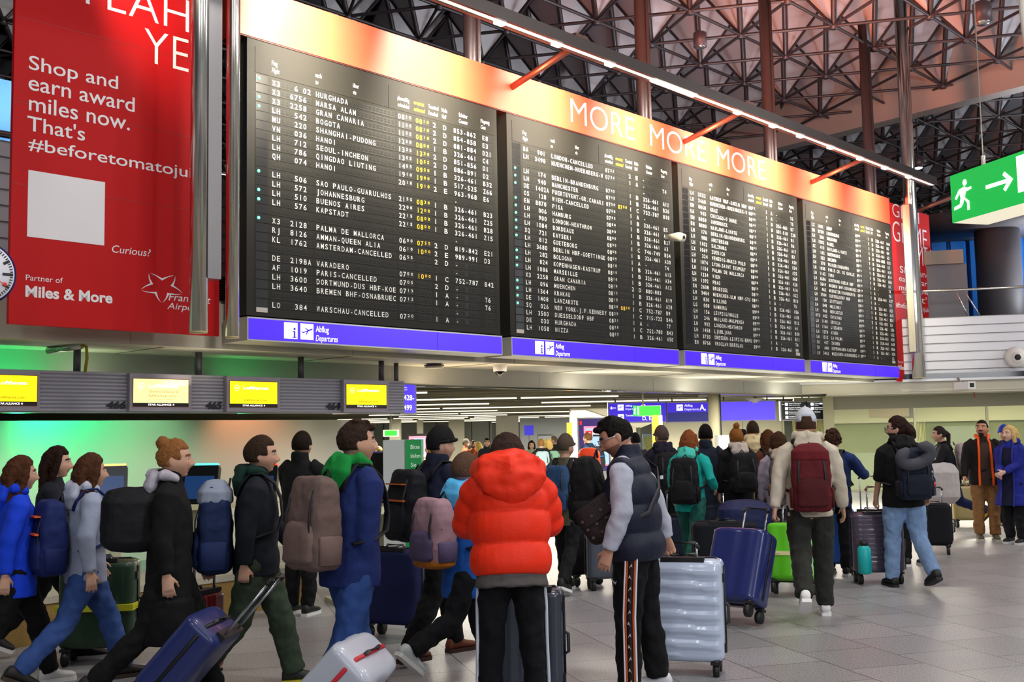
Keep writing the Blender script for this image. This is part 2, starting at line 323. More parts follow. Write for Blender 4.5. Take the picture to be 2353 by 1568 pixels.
# pale walls at the right of the low hall
p = at_depth(1525, 1000, 36); q = at_depth(1830, 1000, 34.5); mb = MB(); mb.box(p[0], q[0], 36, 36.2, 0, LH)
for k in range(5): xx = p[0] + k * 1.3; mb.box(xx, xx + .02, 35.985, 36, 0, LH, 1)
struct('wall_1', mb, [CONC, M('#9a957c', .6)], 'cream panelled wall under the blue signs')
p2 = at_depth(1390, 1000, 44); mb = MB(); mb.box(p2[0], p[0], 44, 44.2, 0, LH); struct('wall_2', mb, CONC, 'cream wall behind the yellow pillar')
p3 = at_depth(1195, 1000, 60); p4 = at_depth(1330, 1000, 60); mb = MB(); mb.box(p3[0], p4[0], 60, 60.2, 0, LH)
struct('wall_3', mb, M('#b9bfc2', .5), 'pale blue grey wall behind the far queue')
p5 = at_depth(800, 1000, 62); p6 = at_depth(1130, 1000, 62); mb = MB(); mb.box(p5[0], p6[0], 62, 62.2, 0, 2.5)
for k in range(9): xx = p5[0] + k * 1.0; mb.box(xx, xx + .05, 61.97, 62, 0, 2.5, 1)
struct('wall_4', mb, [M('#7d8078', .5), DARK], 'grey panelled wall behind the far left queue')
# reeded glass office at the right end
g0 = at_depth(1822, 1000, 36); g1 = at_depth(2128, 1000, 34.2); mb = MB(); n = 96; L0 = math.hypot(g1[0] - g0[0], g1[1] - g0[1]); ga = math.atan2(g1[1] - g0[1], g1[0] - g0[0])
for k in range(n): mb.box(k * L0 / n, (k + .55) * L0 / n, 0, .04, .45, 2.28)
mb.box(0, L0, .05, .08, 0, 2.3, 1)
struct('wall_5', mb, [M('#c9c878', .35), M('#7e8040', .6)], 'olive wall of vertical reeded slats behind the glass', (g0[0], g0[1], 0), ga)
mb = MB(); mb.box(0, L0 * .9, -.5, -.3, 2.02, 2.42, 0); mb.box(L0 * .9, L0 * .94, -.52, -.28, 2.02, 2.42, 1); struct('trim_5', mb, [M('#cdb9a0', .25), M('#77757a', .5)], 'beige bulkhead above the reeded wall', (g0[0], g0[1], 0), ga)
lamp('hall_light', 'AREA', (13.5, 32.0, 2.5), (13.5, 33.5, 0), 160, (1, .95, .66), 5, .5)
# glass wall along the right gallery
GLASS = M('#dfe8cf', .03, 0, 0, None, None, 0, .5, .13); FRAME = M('#a5a182', .35, .6)
for k, (a, b) in enumerate(((.0, 2.1), (2.1, 3.9), (3.9, 5.75), (6.3, 9.0), (9.0, 12.0))):
    mb = MB(); mb.box(a + .03, b - .03, .04, .06, .02, 2.2, 0); mb.box(a + .03, b - .03, .03, .07, .02, 1.02, 1); mb.box(a, a + .03, .0, .1, 0, 2.25, 2); mb.box(b - .03, b, .0, .1, 0, 2.25, 2); mb.box(a, b, .0, .1, 0, .06, 2)
    struct('window_%d' % (k + 1), mb, [GLASS, M('#a7b48c', .45), FRAME], 'glass pane of the right wall with a frosted lower half', **RL)
mb = MB(); mb.box(-.25, .02, -.1, .2, 0, 2.6); struct('column_2', mb, M('#b8b48f', .4), 'pale post at the corner of the glass wall', **RL)
mb = MB(); mb.box(5.75, 5.95, -.05, .2, 0, 2.3); mb.box(6.1, 6.3, -.05, .2, 0, 2.3); mb.box(5.95, 6.1, 0, .1, 0, 2.3, 1); struct('door_1', mb, [M('#8f9290', .4, .5), DARK], 'grey metal door posts in the glass wall', **RL)
mb = MB(); mb.box(.2, 13, 5.5, 5.7, 0, 1.85); mb.box(.2, 13, 5.3, 5.7, 1.85, 2.4, 1); struct('wall_6', mb, [M('#77804a', .55), M('#e3e2bb', .5)], 'olive back wall of the glazed office', **RL)
mb = MB(); mb.box(3.3, 4.6, 5.2, 5.48, 0, 1.7); struct('door_2', mb, M('#8f9a80', .5), 'grey green inner door behind the glass', **RL)
for s_ in (1.5, 5, 9): lamp('office_light', 'AREA', (cx + s_ * math.cos(RA) - 2.6 * math.sin(RA), cy + s_ * math.sin(RA) + 2.6 * math.cos(RA), 2.45), (cx + s_ * math.cos(RA) - 2.6 * math.sin(RA), cy + s_ * math.sin(RA) + 2.6 * math.cos(RA), 0), 420, (1, .97, .70), 2.6, .8)
mb = MB(); mb.box(-1, 14, .1, 6, 2.45, 2.55); struct('ceiling_4', mb, M('#8a8768', .6), 'office ceiling behind the glass', **RL)
# partition behind the check-in
mb = MB(); up = at_plane(833, 970, 14.6)[0]; mb.box(U0, up, 14.6, 14.75, 0, at_plane(500, 966, 14.6)[1]); struct('partition_wall', mb, M('#d9d6c6', .55, 0, 0, None, (1, .05)), 'pale partition behind the check-in kiosks', (0, 0, 0), TH)
for k in range(6):
    u_ = U0 + 2.4 + k * 3.1
    if u_ < up: mb = MB(); mb.box(u_, u_ + .22, 14.15, 14.45, 0, Z1); struct('column_3', mb, M('#b4bdb4', .5), None, (0, 0, 0), TH)
# ---------------------------------------------------------------- roof
ZC = 12.0; AL = 2.335
n0 = at_z(1898, 173.6, ZC)
e1 = np.array([math.cos(TH), math.sin(TH), 0]) * AL; e2 = np.array([math.cos(TH - R(60)), math.sin(TH - R(60)), 0]) * AL
off = np.array([math.cos(TH - R(150)), math.sin(TH - R(150)), 0]) * AL / math.sqrt(3); HT = AL * .73; off = off + np.array([0, 0, HT])
# off points from a lower node to the upper node nearest the viewer
pan = MB(); bar = MB(); nodes = MB(); random.seed(11)
def bar_(a, b, r, m=0):
    d = b - a; L_ = np.linalg.norm(d); d = d / L_; s_ = np.cross(d, [0, 0, 1.0]); s_ /= np.linalg.norm(s_) + 1e-9; t = np.cross(s_, d); V = []
    for p in (a, b):
        for j in range(6): V.append(p + r * (s_ * math.cos(j * math.pi / 3) + t * math.sin(j * math.pi / 3)))
    bar.add(V, [(j, (j + 1) % 6, 6 + (j + 1) % 6, 6 + j) for j in range(6)], m, True)
def vis(p, mar=400):
    d = p - EYE; z = d @ _f
    if z < 3: return False
    x = CX + F * (d @ _rt) / z; y = CY - F * (d @ _up) / z
    return -mar < x < 2353 + mar and -mar - 300 < y < 1000
T3 = [off, off + e1 * 0, off]
oA = off; oB = None
c120 = lambda v, a: np.array([v[0] * math.cos(a) - v[1] * math.sin(a), v[0] * math.sin(a) + v[1] * math.cos(a), v[2]])
tops = [off, c120(off, R(120)), c120(off, R(240))]
for i in range(-26, 40):
    for j in range(-30, 34):
        p = n0 + e1 * i + e2 * j
        if not (-34 < p[0] < 60 and -4 < p[1] < 92) or not vis(p, 700): continue
        w_ = -ST * p[0] + CT * p[1]
        dz = 0.0
        ts = [p + t for t in tops]
        near = vis(p, 250)
        for k in range(3):
            a, b = ts[k], ts[(k + 1) % 3]
            inn = (p + a + b) / 3
            c = (ts[0] + ts[1] + ts[2] + p) / 4; g = .035
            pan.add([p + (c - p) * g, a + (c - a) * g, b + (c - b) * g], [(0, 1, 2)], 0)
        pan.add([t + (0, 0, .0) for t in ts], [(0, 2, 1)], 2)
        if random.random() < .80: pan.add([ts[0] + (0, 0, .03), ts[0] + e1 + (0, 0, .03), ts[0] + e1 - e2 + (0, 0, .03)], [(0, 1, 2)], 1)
        if near:
            for k in range(3): bar_(p, ts[k], .07 if k == 0 else .04)
            for d in (e1, e2, e1 - e2): bar_(p, p + d, .042)
            for k in range(3): bar_(ts[k], ts[(k + 1) % 3], .03)
            nodes.tube([p - (0, 0, .09), p + (0, 0, .09)], .10, n=8)
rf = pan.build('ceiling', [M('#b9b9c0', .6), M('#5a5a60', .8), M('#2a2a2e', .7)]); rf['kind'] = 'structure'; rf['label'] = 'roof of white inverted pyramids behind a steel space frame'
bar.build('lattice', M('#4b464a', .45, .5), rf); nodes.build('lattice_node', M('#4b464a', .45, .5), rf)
mb = MB(); mb.box(-70, 90, -10, 110, ZC + 3.4, ZC + 3.6); struct('roof', mb, M('#1c1b1e', .9), 'dark roof slab above the pyramids')
# deep roof girder
ga0 = at_z(2380, 190, ZC - .55); ga1 = at_z(1700, 362, ZC - .55)
gv = ga1 - ga0; gl = math.hypot(gv[0], gv[1]); gang = math.atan2(gv[1], gv[0])
mb = MB(); x0, x1 = -14, gl + 30; V = []
sec = [(0, 0), (1.3, 0), (1.8, 3.3), (-1.9, 3.3)]
sec = [(0.0, 0.0), (-.95, .12), (-2.6, 3.3), (.6, 3.3)]
for x in (x0, x1): V += [(x, -y if False else y, z) for y, z in sec]
mb.add(V, [(0, 1, 5, 4), (1, 2, 6, 5), (2, 3, 7, 6), (3, 0, 4, 7), (3, 2, 1, 0), (4, 5, 6, 7)])
struct('beam', mb, M('#a09a96', .7), 'deep tapered roof girder crossing the upper right', (ga0[0], ga0[1], ZC - .55), gang)
# outer walls of the great hall, far behind the galleries
mb = MB(); mb.box(-70, 90, 96, 96.3, 2.7, ZC + 3.5); struct('wall_7', mb, M('#23242b', .8), 'dark far end of the great hall')
mb = MB(); mb.box(-45, -44.7, -6, 96, 0, ZC + 3.5); struct('wall_8', mb, M('#3a3c40', .8), 'dark left side of the great hall')
mb = MB(); mb.box(74, 74.3, -6, 96, 0, ZC + 3.5); struct('wall_9', mb, M('#3a3c40', .8), 'dark right side of the great hall')
# ---------------------------------------------------------------- the four split-flap boards
DB = 11.8
def col(px, py=400): return at_plane(px, py, DB)[0]
B = [(at_plane(567, 400, DB)[0], at_plane(1145, 510, DB)[0]), (at_plane(1168, 500, DB)[0], at_plane(1550, 600, DB)[0]),
     (at_plane(1564, 600, DB)[0], at_plane(1838, 640, DB)[0]), (at_plane(1852, 650, DB)[0], at_plane(2055, 680, DB)[0])]
zt = np.mean([at_plane(567, 86, DB)[1], at_plane(1141, 250, DB)[1], at_plane(2047, 519, DB)[1]])
zb_ = np.mean([at_plane(571, 727, DB)[1], at_plane(1153, 772, DB)[1], at_plane(2063, 838, DB)[1]])
zs0 = np.mean([at_plane(573, 776, DB)[1], at_plane(1153, 815, DB)[1], at_plane(2066, 874, DB)[1]])   # foot of the blue signs
zh = np.mean([at_plane(1300, 205, DB)[1], at_plane(2040, 460, DB)[1]])                              # top of the red header
FLAP = M('#201f1a', .6, 0, 0, None, None, 0, .25); FDARK = M('#0b0b0a', .5); FWHITE = M('#e4e2da', .6, 0, .22); FYEL = M('#ffc400', .5, 0, .45); CASE = M('#211f1b', .62, 0, 0, None, None, 0, .3); STRIP = M('#050507', .3); LEDG = M('#5cffb4', .5, 0, 3.0)
u567, u1141 = B[0]; WB = u1141 - u567
def fr(px, py): return (at_plane(px, py, DB)[0] - u567) / WB
HB = zt - zb_
zr1 = (at_plane(587, 169, DB)[1] - zb_) / HB; zr25 = (at_plane(589, 708, DB)[1] - zb_) / HB
RH = (zr1 - zr25) / 25
flt = (fr(623.8, 190), fr(714.5, 215), 9); dst = (fr(724.3, 215), fr(906, 265), 20); sch = (fr(913, 270), fr(946, 280), 4); est = (fr(953.8, 282), fr(986.3, 290), 4)
ter = (fr(993, 290), fr(1002.3, 293), 1); hal = (fr(1016.3, 297), fr(1026.5, 300), 1); ctr = (fr(1040.5, 304), fr(1093.5, 318), 7); gat = (fr(1107, 322), fr(1128.5, 328), 3)
COLS = (flt, dst, sch, est, ter, hal, ctr, gat)
def rows(txt):
    out = []
    for ln in txt.strip('\n').split('\n'):
        q = [a.strip() for a in ln.split('|')]; q += [''] * (9 - len(q)); out.append(q)
    return out
X = '1|B|326-461|'
R1 = '''*|X3   6 02|HURGHADA|0810|0810|2|D|853-862|E8
|X3  6756|MARSA ALAM|1120|0810|2|D|854-858|E3
*|X3  2258|GRAN CANARIA|1155|0810|2|D|881-884|D21
*|LH   542|BOGOTA|1250|0800|1|B|326-461|C4
|MU   220|SHANGHAI-PUDONG|1335|1330|2|D|851-856|D1
|VN   036|HANOI|1355|1055|2|D|886-891|D2
|LH   712|SEOUL-INCHEON|1455|0930|1|B|326-461|B32
|LH   786|QINGDAO LIUTING|1910|1900|1|B|517-525|Z66
|QH   074|HANOI|2010|1910|2|E|963-968|E6
|||||||   -|
*|LH   506|SAO PAULO-GUARULHOS|2155|0830|1|B|326-461|B23
|LH   572|JOHANNESBURG|2200|1200|1|B|326-461|Z25
*|LH   510|BUENOS AIRES|2215|0800|1|B|326-461|B28
*|LH   576|KAPSTADT|2215|0800|1|B|326-461|Z15
|||||||   -|
*|X3  2128|PALMA DE MALLORCA|0600|0755|2|D|819-842|E21
|RJ  8126|AMMAN-QUEEN ALIA|0610|1000|2|E|989-991|D3
|KL  1762|AMSTERDAM-CANCELLED|0655||2|D|   -|
|||||||   -|
|DE  2198A|VARADERO|0700|1000|1|C|752-787|B42
|AF  1019|PARIS-CANCELLED|0705||2|D|   -|
|LH  3600|DORTMUND-DUS HBF-KOE|0713||1|A|   -|T6
|LH  3640|BREMEN BHF-OSNABRUEC|0713||1|A|   -|T6
|||||||   -|
|LO   384|WARSCHAU-CANCELLED|0720||1|A|   -|'''
R2 = '''|BA   901|LONDON-CANCELLED|0725||2|E|   -|
|LH  3490|MUENCHEN-NUERNBERG-W|0734||1|A|   -|T4
|||||||   -|
*|LH   174|BERLIN-BRANDENBURG|0745||1|B|326-461|A11
*|LH   940|MANCHESTER|0745||1|B|326-461|B26
*|DE  1402A|FUERTEVENT-GR.CANARI|0750|0750|1|C|752-787|B10
|OS   128|WIEN-CANCELLED|0750||1|A|   -|
*|EN  8870|PISA|0755||1|B|326-461|B5
*|LH   006|HAMBURG|0800||1|B|326-461|A18
*|LH   900|LONDON-HEATHROW|0800||1|B|326-461|B27
*|LH  1084|BORDEAUX|0800||1|B|326-461|A3
*|XQ   721|KAYSERI|0800||1|C|746-749|B54
*|LH   812|GOETEBORG|0805||1|B|326-461|A30
|LH  3680|BERLIN HBF-GOETTINGE|0809||1|A|   -|T4
*|LH   282|BOLOGNA|0810||1|B|326-461|A15
*|LH   824|KOPENHAGEN-KASTRUP|0810||1|B|326-461|A34
*|LH  1086|MARSEILLE|0810||1|B|326-461|A13
|X3  2258|GRAN CANARIA|0810||2|D|880-883|
*|LH   096|MUENCHEN|0815||1|B|326-461|A19
*|LH  1364|KRAKAU|0815||1|B|326-461|A28
*|DE  1408|LANZAROTE|0820|0820|1|C|752-787|B9
*|SQ   026|NEW YORK-J.F.KENNEDY|0820||1|C|715-722|B46
|LH  3500|DUESSELDORF HBF|0821||1|A|   -|T7
|DE   030|HURGHADA|0825||1|C|752-780|B43
|LH  1058|NIZZA|0825||1|B|326-461|A50'''
R3 = '''|LH  3532|AACHEN HBF-KOELN HBF|0833||1|A|   -|T6
|LH  3460|MUENCHEN-NUERNBERG-W|0834||1|A|   -|T5
|EN  8060|GRAZ|0840||1|B|326-461|B7
|UA   945|CHICAGO-O HARE|0840||1|B|501-510|Z20
|EN  8050|INNSBRUCK|0845||1|B|326-461|B1
|EN  8800|MAILAND-LINATE|0845||1|B|326-461|B6
|LH   176|BERLIN-BRANDENBURG|0845||1|B|326-461|A17
|LH   988|AMSTERDAM|0845||1|B|326-461|B3
|LH  1102|SALZBURG|0845||1|B|326-461|A20
|LX  1069|ZUERICH|0845||1|B|326-461|A24
|LH   324|VENEDIG-MARCO POLO|0850||1|B|326-461|A25
|LH  1074|LYON-SAINT EXUPERY|0850||1|B|326-461|A60
|LH  1154|PALMA DE MALLORCA|0850||1|B|326-461|A26
|LH  1234|WIEN|0850||1|B|326-461|A16
|LH  1392|PRAG|0850||1|B|326-461|A22
|SN  2608|BRUESSEL|0850||1|B|326-461|B10
|LH  3404|MUENCHEN-ULM HBF-STU|0851||1|A|   -|T5
|LH   836|BILLUND|0855||1|B|326-461|A56
|LG   008|HAMBURG|0900||1|B|326-461|A18
|LH   156|LEIPZIG/HALLE|0900||1|B|326-461|B12
|LH   246|MAILAND-MALPENSA|0900||1|B|326-461|A4
|LH   902|LONDON-HEATHROW|0900||1|B|326-461|B30
|LH  1458|LJUBLJANA|0900||1|B|326-461|B11
|LH  3730|DRESDEN-LEIPZIG-ERFU|0901||1|A|   -|T4
|EN  8766|WROCLAW/BRESLAU|0905||1|B|326-461|B8'''
R4 = '''|LX  1081|GENF|0905||1|B|326-461|A68
|EN  8750|LUXEMBURG|0910||1|B|326-461|B5
|LH   206|DRESDEN|0910||1|B|326-461|B4
|LH  1202|BASEL|0910||1|B|326-461|A3
|AZ   413|MAILAND-LINATE|0915||2|D|886-888|D21
|LH   142|NUERNBERG|0915||1|B|326-461|A2
|LH   352|BREMEN|0915||1|B|326-461|A19
|LH   370|FRIEDRICHSHAFEN|0915||1|B|326-461|A14
|LH  1030|PARIS CH. DE GAULLE|0915||1|B|326-461|A36
|LH  1162|FARO|0915||1|B|326-461|A1
|LH  3606|DORTMUND-KOELN HBF|0918||1|A|   -|T6
|LH  3644|BREMEN BHF-OSNABRUEC|0918||1|A|   -|T6
|LH   062|MUENSTER/OSNABRUECK|0920||1|B|326-461|A17
|LH  3504|DUESSELDORF HBF|0922||1|A|   -|T7
|LH   128|STUTTGART|0925||1|B|326-461|A21
|LH   848|HELSINKI|0925||1|B|326-461|A15
|LH   966|NEWCASTLE|0925||1|B|326-461|B31
|HYS  402|CHISINAU|0930||2|E|951-952|E3
|LH  1140|SEVILLA|0930||1|B|326-461|A50
|LH  1166|LISSABON|0930||1|B|326-461|A32
|LH  1278|ATHEN|0930||1|B|326-461|A52
|LH  1512|LA PALMA|0930||1|B|326-461|A69
|OU   417|ZAGREB|0930||1|B|326-461|B56
|SK   640|KOPENHAGEN-KASTRUP|0930||1|B|326-461|A28
|LH  3462|MUENCHEN-NUERNBERG-W|0934||1|A|   -|T5'''
def board(k, txt, label):
    ua, ub = B[k]; w = ub - ua; t = wthing('departure_board', label, 'departure board', ua, DB, zb_, 'split-flap departure boards')
    mb = MB(); mb.box(0, w, 0, .42, 0, HB)
    mb.build('case', CASE, t)
    mb = MB(); x0, x1 = .026 * w, .985 * w; zz1 = HB * .974; zz0 = HB * zr1 + .02; xm = .512 * w; g = .006
    mb.box(x0, xm - g, -.006, 0, zz0, zz1); mb.box(xm + g, x1, -.006, 0, zz0, zz1)
    y = -.009
    for a, b_, px, pz, c in (('Flug', 'Flight', flt[0], 0, 1), ('nach', 'to', dst[0], 0, 1), ('\u00fcber', 'via', fr(810.5, 240), 0, 1), ('planm\u00e4\u00dfig', 'scheduled', sch[0], 0, 1), ('erwartet', 'estimated', est[0] - .006, 0, 2), ('Terminal', 'Terminal', ter[0] - .018, 0, 1), ('Halle', 'Hall', hal[0] - .003, 0, 1), ('Schalter', 'Counter', fr(1054, 305), 0, 1), ('Flugsteig', 'Gate', gat[0] - .005, 0, 1)):
        zq = zz0 + .055; s_ = .056 * w / 4.5
        put_text(mb, a, px * w, zq + .098, .062, y, c, .0, 0, None, .62 * w / 4.4)
        put_text(mb, b_, px * w, zq, .062, y, c, -.002, .22, None, .60 * w / 4.4)
    mb.build('header_panel', [CASE, FWHITE, FYEL], t)
    for r_, q in enumerate(rows(txt)):
        zt_ = HB * (zr1 - r_ * RH); hh = HB * RH; mb = MB()
        mb.box(x0, x1, -.004, 0, zt_ - hh + .008, zt_ - .008, 0)
        mb.box(.028 * w, .068 * w, -.006, -.004, zt_ - hh + .012, zt_ - .004, 3)
        zc0, zc1 = zt_ - hh * .90, zt_ - hh * .17; zm = (zc0 + zc1) / 2
        for ci, (a, b_, n) in enumerate(COLS):
            s_ = q[ci + 1]; cw = (b_ - a) * w / n
            for j in range(n):
                ch = s_[j] if j < len(s_) else ' '
                xa = a * w + j * cw
                small = ci in (2, 3) and j >= 2
                mb.quad((xa + cw * .03, -.005, zc0), (xa + cw * .95, -.005, zc0), (xa + cw * .95, -.005, zc1), (xa + cw * .03, -.005, zc1), 1)
                if ci == 6 and j == 3 and ch != '-': continue
                if ch == ' ':
                    mb.quad((xa + cw * .12, -.0062, zc0 + .014), (xa + cw * .82, -.0062, zc0 + .014), (xa + cw * .82, -.0075, zm - .004), (xa + cw * .12, -.0075, zm - .004), 0)
                    mb.quad((xa + cw * .12, -.0075, zm + .004), (xa + cw * .82, -.0075, zm + .004), (xa + cw * .82, -.0062, zc1 - .012), (xa + cw * .12, -.0062, zc1 - .012), 0)
                else:
                    m_ = 5 if ci == 3 else 2; lh = (zc1 - zc0) * (.50 if small else .82); zl = zc0 + (zc1 - zc0) * (.42 if small else .09)
                    v, f = glyphs(ch, .003, 0, 2)
                    if len(v):
                        wd_ = cw * (.52 if small else .70); gw = v[:, 0].max() - v[:, 0].min(); sx = wd_ / max(gw, .42) if ch not in '-.1I' else wd_ / .55
                        cx_ = (v[:, 0].max() + v[:, 0].min()) / 2; sz = lh / .70
                        mb.add([(xa + cw * .47 + (p[0] - cx_) * sx, -.008, zl + p[1] * sz) for p in v], f, m_)
        fr_ = mb.build('flap_row', [FLAP, FDARK, FWHITE, STRIP, LEDG, FYEL], t)
        if q[0] == '*': mb = MB(); mb.ell((.037 * w, -.012, zm + .01), (.021 * w / 4.4, .012, .021), 10, 6); mb.build('status_lamp', LEDG, fr_)
    # maker's plate
    mb = MB(); px = (.03 if k < 2 else .93) * w; mb.box(px, px + .17, -.01, 0, .05, .11); mb.build('maker_plate', M('#bdb6ae', .5), t)
    return t
board(0, R1, 'largest and nearest split-flap departures board, many yellow estimated times, flights from HURGHADA down')
board(1, R2, 'second departures board from the left, topped by a cancelled London flight')
board(2, R3, 'third departures board from the left, first row AACHEN HBF, no green lamps lit')
board(3, R4, 'fourth and farthest departures board, beside the right red banner, first row GENF')
# blue light boxes under the boards
def pictos(mb, x, z, s, m):          # white squares with an i and an aircraft
    mb.box(x, x + s, -.0095, 0, z, z + s, m); mb.box(x + s * 1.22, x + s * 2.2, -.0095, 0, z, z + s, m)
def picto_marks(mb, x, z, s, m):
    y = -.0125
    mb.quad((x + .60 * s, y, z + .06 * s), (x + .92 * s, y, z + .06 * s), (x + .92 * s, y, z + .12 * s), (x + .60 * s, y, z + .12 * s), m)
    mb.quad((x + .70 * s, y, z + .10 * s), (x + .82 * s, y, z + .10 * s), (x + .82 * s, y, z + .5 * s), (x + .70 * s, y, z + .5 * s), m)
    mb.quad((x + .62 * s, y, z + .44 * s), (x + .82 * s, y, z + .44 * s), (x + .82 * s, y, z + .5 * s), (x + .62 * s, y, z + .5 * s), m)
    n = 12; mb.add([(x + .76 * s + .085 * s * math.cos(i * 2 * math.pi / n), y, z + .62 * s + .085 * s * math.sin(i * 2 * math.pi / n)) for i in range(n)], [tuple(range(n))], m)
    plane(mb, x + 1.22 * s, z, s, m, y)
def plane(mb, X0, Z0, s, m, y, up=True):
    a = lambda p, q: (X0 + p * s, y, Z0 + q * s)
    mb.add([a(.10, .42), a(.20, .40), a(.86, .62), a(.93, .70), a(.84, .72)], [(0, 1, 2, 3, 4)], m)
    mb.add([a(.30, .74), a(.38, .74), a(.66, .60), a(.56, .55)], [(0, 1, 2, 3)], m)
    mb.add([a(.36, .32), a(.43, .30), a(.62, .56), a(.50, .52)], [(0, 1, 2, 3)], m)
    mb.add([a(.08, .52), a(.14, .52), a(.26, .43), a(.16, .42)], [(0, 1, 2, 3)], m)
hs = zb_ - zs0 - .02
for k, (nm) in enumerate(('nearest departures board', 'second departures board', 'third departures board', 'farthest departures board')):
    ua, ub = B[k]; w = ub - ua + .02
    t = wthing('light_box_sign', 'blue lit Abflug Departures sign under the ' + nm, 'sign', ua, DB - .02, zs0)
    mb = MB(); mb.box(-.0, w, 0, .55, 0, hs); mb.build('housing', M('#b9b7b2', .35, .4), t)
    mb = MB(); mb.box(.02, w - .02, -.008, 0, .02, hs - .02, 0); mb.box(w * .70, w * .70 + .008, -.0095, -.008, .02, hs - .02, 1); lf = mb.build('lit_face', [M('#3d18f2', .35, 0, 1.0), M('#241090', .5)], t)
    mb = MB(); s_ = hs * .70; x_ = w * .118; pictos(mb, x_, hs * .17, s_, 0); picto_marks(mb, x_, hs * .17, s_, 1)
    xs_ = .72
    put_text(mb, 'Abflug', x_ + s_ * 2.38, hs * .54, hs * .27, -.0095, 0, .006, 0, None, xs_); put_text(mb, 'Departures', x_ + s_ * 2.38, hs * .14, hs * .27, -.0095, 0, .0, .22, None, xs_ * .95)
    mb.build('symbols_and_lettering', [SWHITE, M('#3316c0', .5, 0, .6)], lf)
# red header over the boards
uh0, uh1 = B[0][0] - .12, at_plane(2043, 490, DB)[0]
t = wthing('header_sign', 'long red header reading MORE MORE MORE, washed by lamps above all four boards', 'sign', uh0, DB - .02, zt + .02)
RED = M('#b80e12', .6, 0, 0, None, (1.2, .04), 0, .2); REDH = M('#ea4c32', .42)
mb = MB(); wH = uh1 - uh0; hH = zh - zt - .02; mb.box(0, wH, 0, .5, 0, hH); mb.build('header_face', REDH, t)
mb = MB(); mb.box(-.02, wH, .01, .4, -.018, 0); mb.build('shadow_gap', M('#3a0806', .6), t)
mb = MB()
for a, b_, ya, yb, txt in ((1309, 1455, 300, 320, 'MORE'), (1490, 1616, 340, 370, 'MORE'), (1642, 1752, 380, 400, 'MORE')):
    ua = at_plane(a, 260, DB)[0] - uh0; ub = at_plane(b_, 290, DB)[0] - uh0
    zlo = at_plane(1322, 284.5, DB)[1] - zt - .02; zhi = at_plane(1318, 227, DB)[1] - zt - .02
    mb = MB(); put_text(mb, txt, ua, zlo, zhi - zlo, -.004, 0, -.012, 0, ub - ua, 1, 'L', 8); mb.build('lettering', PWHITE, t)
# ---------------------------------------------------------------- the two red banners
def pl(px, py): return at_plane(px, py, DB)
def banner(name, label, ul, ur, zlo, zhi, marks, left):
    t = wthing(name, label, 'banner', ul, DB, zlo); w = ur - ul; h = zhi - zlo
    mb = MB(); mb.box(0, w, 0, .06, 0, h)
    mb.build('panel', RED, t)
    for z in (h * .27, h * .43, h * .60, h * .78): mb = MB(); mb.box(0, w, -.0015, 0, z, z + .006); mb.build('seam', M('#8f0d10', .5), t)
    marks(t, lambda px, py: (pl(px, py)[0] - ul, pl(px, py)[1] - zlo))
    return t
def line(t, f, txt, px0, py0, px1, py1, capy, bold=0.0, shear=0.0):
    """text whose baseline runs from (px0,py0) to (px1,py1) in the photo; capy = pixel row of the cap height at px0"""
    a = f(px0, py0); b = f(px1, py1); c = f(px0, capy); v, fc = glyphs(txt, bold, shear, 5)
    mb = MB(); put_text(mb, txt, a[0], (a[1] + b[1]) / 2, c[1] - a[1], -.003, 0, bold, shear, b[0] - a[0], 1, 'L', 5); mb.build('lettering', PWHITE, t)
def star(mb, cx, cz, s, y=-.003):
    for k in range(5):
        a0 = R(90 + 72 * k); P = []
        # slim crescents arranged round an empty middle
        for i in range(7):
            q = i / 6; ang = a0 + R(-34 + 68 * q); rr = .55 + .95 * abs(q - .5) ** 1.4 * 1.2; P.append((cx + s * 1.5 * rr * math.cos(ang), y, cz + s * rr * math.sin(ang)))
        for i in range(6, -1, -1):
            q = i / 6; ang = a0 + R(-34 + 68 * q); rr = .55 + .95 * abs(q - .5) ** 1.4 * 1.2 - .13 * math.sin(math.pi * q) - .01; P.append((cx + s * 1.5 * rr * math.cos(ang), y, cz + s * rr * math.sin(ang)))
        n = 7
        for i in range(6): mb.add([P[i], P[i + 1], P[12 - i], P[13 - i]], [(0, 1, 2, 3)], 0)
def left_marks(mb, f):
    line(mb, f, 'YEAH', 168, 4, 434, 73, -80, -.012); line(mb, f, 'YEA', 331, 141, 497, 184, 60, -.012)
    line(mb, f, 'Shop and', 66, 160, 271, 203, 128, .006); line(mb, f, 'earn award', 65, 206, 309, 257, 170, .006); line(mb, f, 'miles now.', 66, 253, 298, 300, 216, .006)
    line(mb, f, "That's", 62, 302, 195, 321, 268, .006); line(mb, f, '#beforetomatojuice', 65, 346, 485, 414, 318, .006)
    a = f(62, 541); b = f(239, 575); c = f(62, 390); q_ = MB(); q_.box(a[0], b[0], -.003, 0, (a[1] + b[1]) / 2 + .02, c[1]); q_.build('blank_square', PWHITE, mb)
    line(mb, f, 'Curious?', 257, 580, 346, 590, 563, .0, .18)
    line(mb, f, 'Partner of', 59, 644, 144, 651, 631); line(mb, f, 'Miles & More', 58, 681, 258, 697, 656, .03)
    g = f(372, 660); q_ = MB(); star(q_, g[0], g[1], .19); q_.build('star_logo', PWHITE, mb); line(mb, f, 'Frankfurt', 387, 690, 484, 699, 673, 0, .2); line(mb, f, 'Airport', 384, 709, 462, 717, 694, 0, .2)
ul, ur = pl(27, 400)[0], pl(505, 400)[0]; zl_ = np.mean([pl(25, 745)[1], pl(505, 773)[1]])
banner('red_banner', 'tall red banner left of the boards with Shop and earn award miles now', ul, ur, zl_, 8.6, left_marks, True)
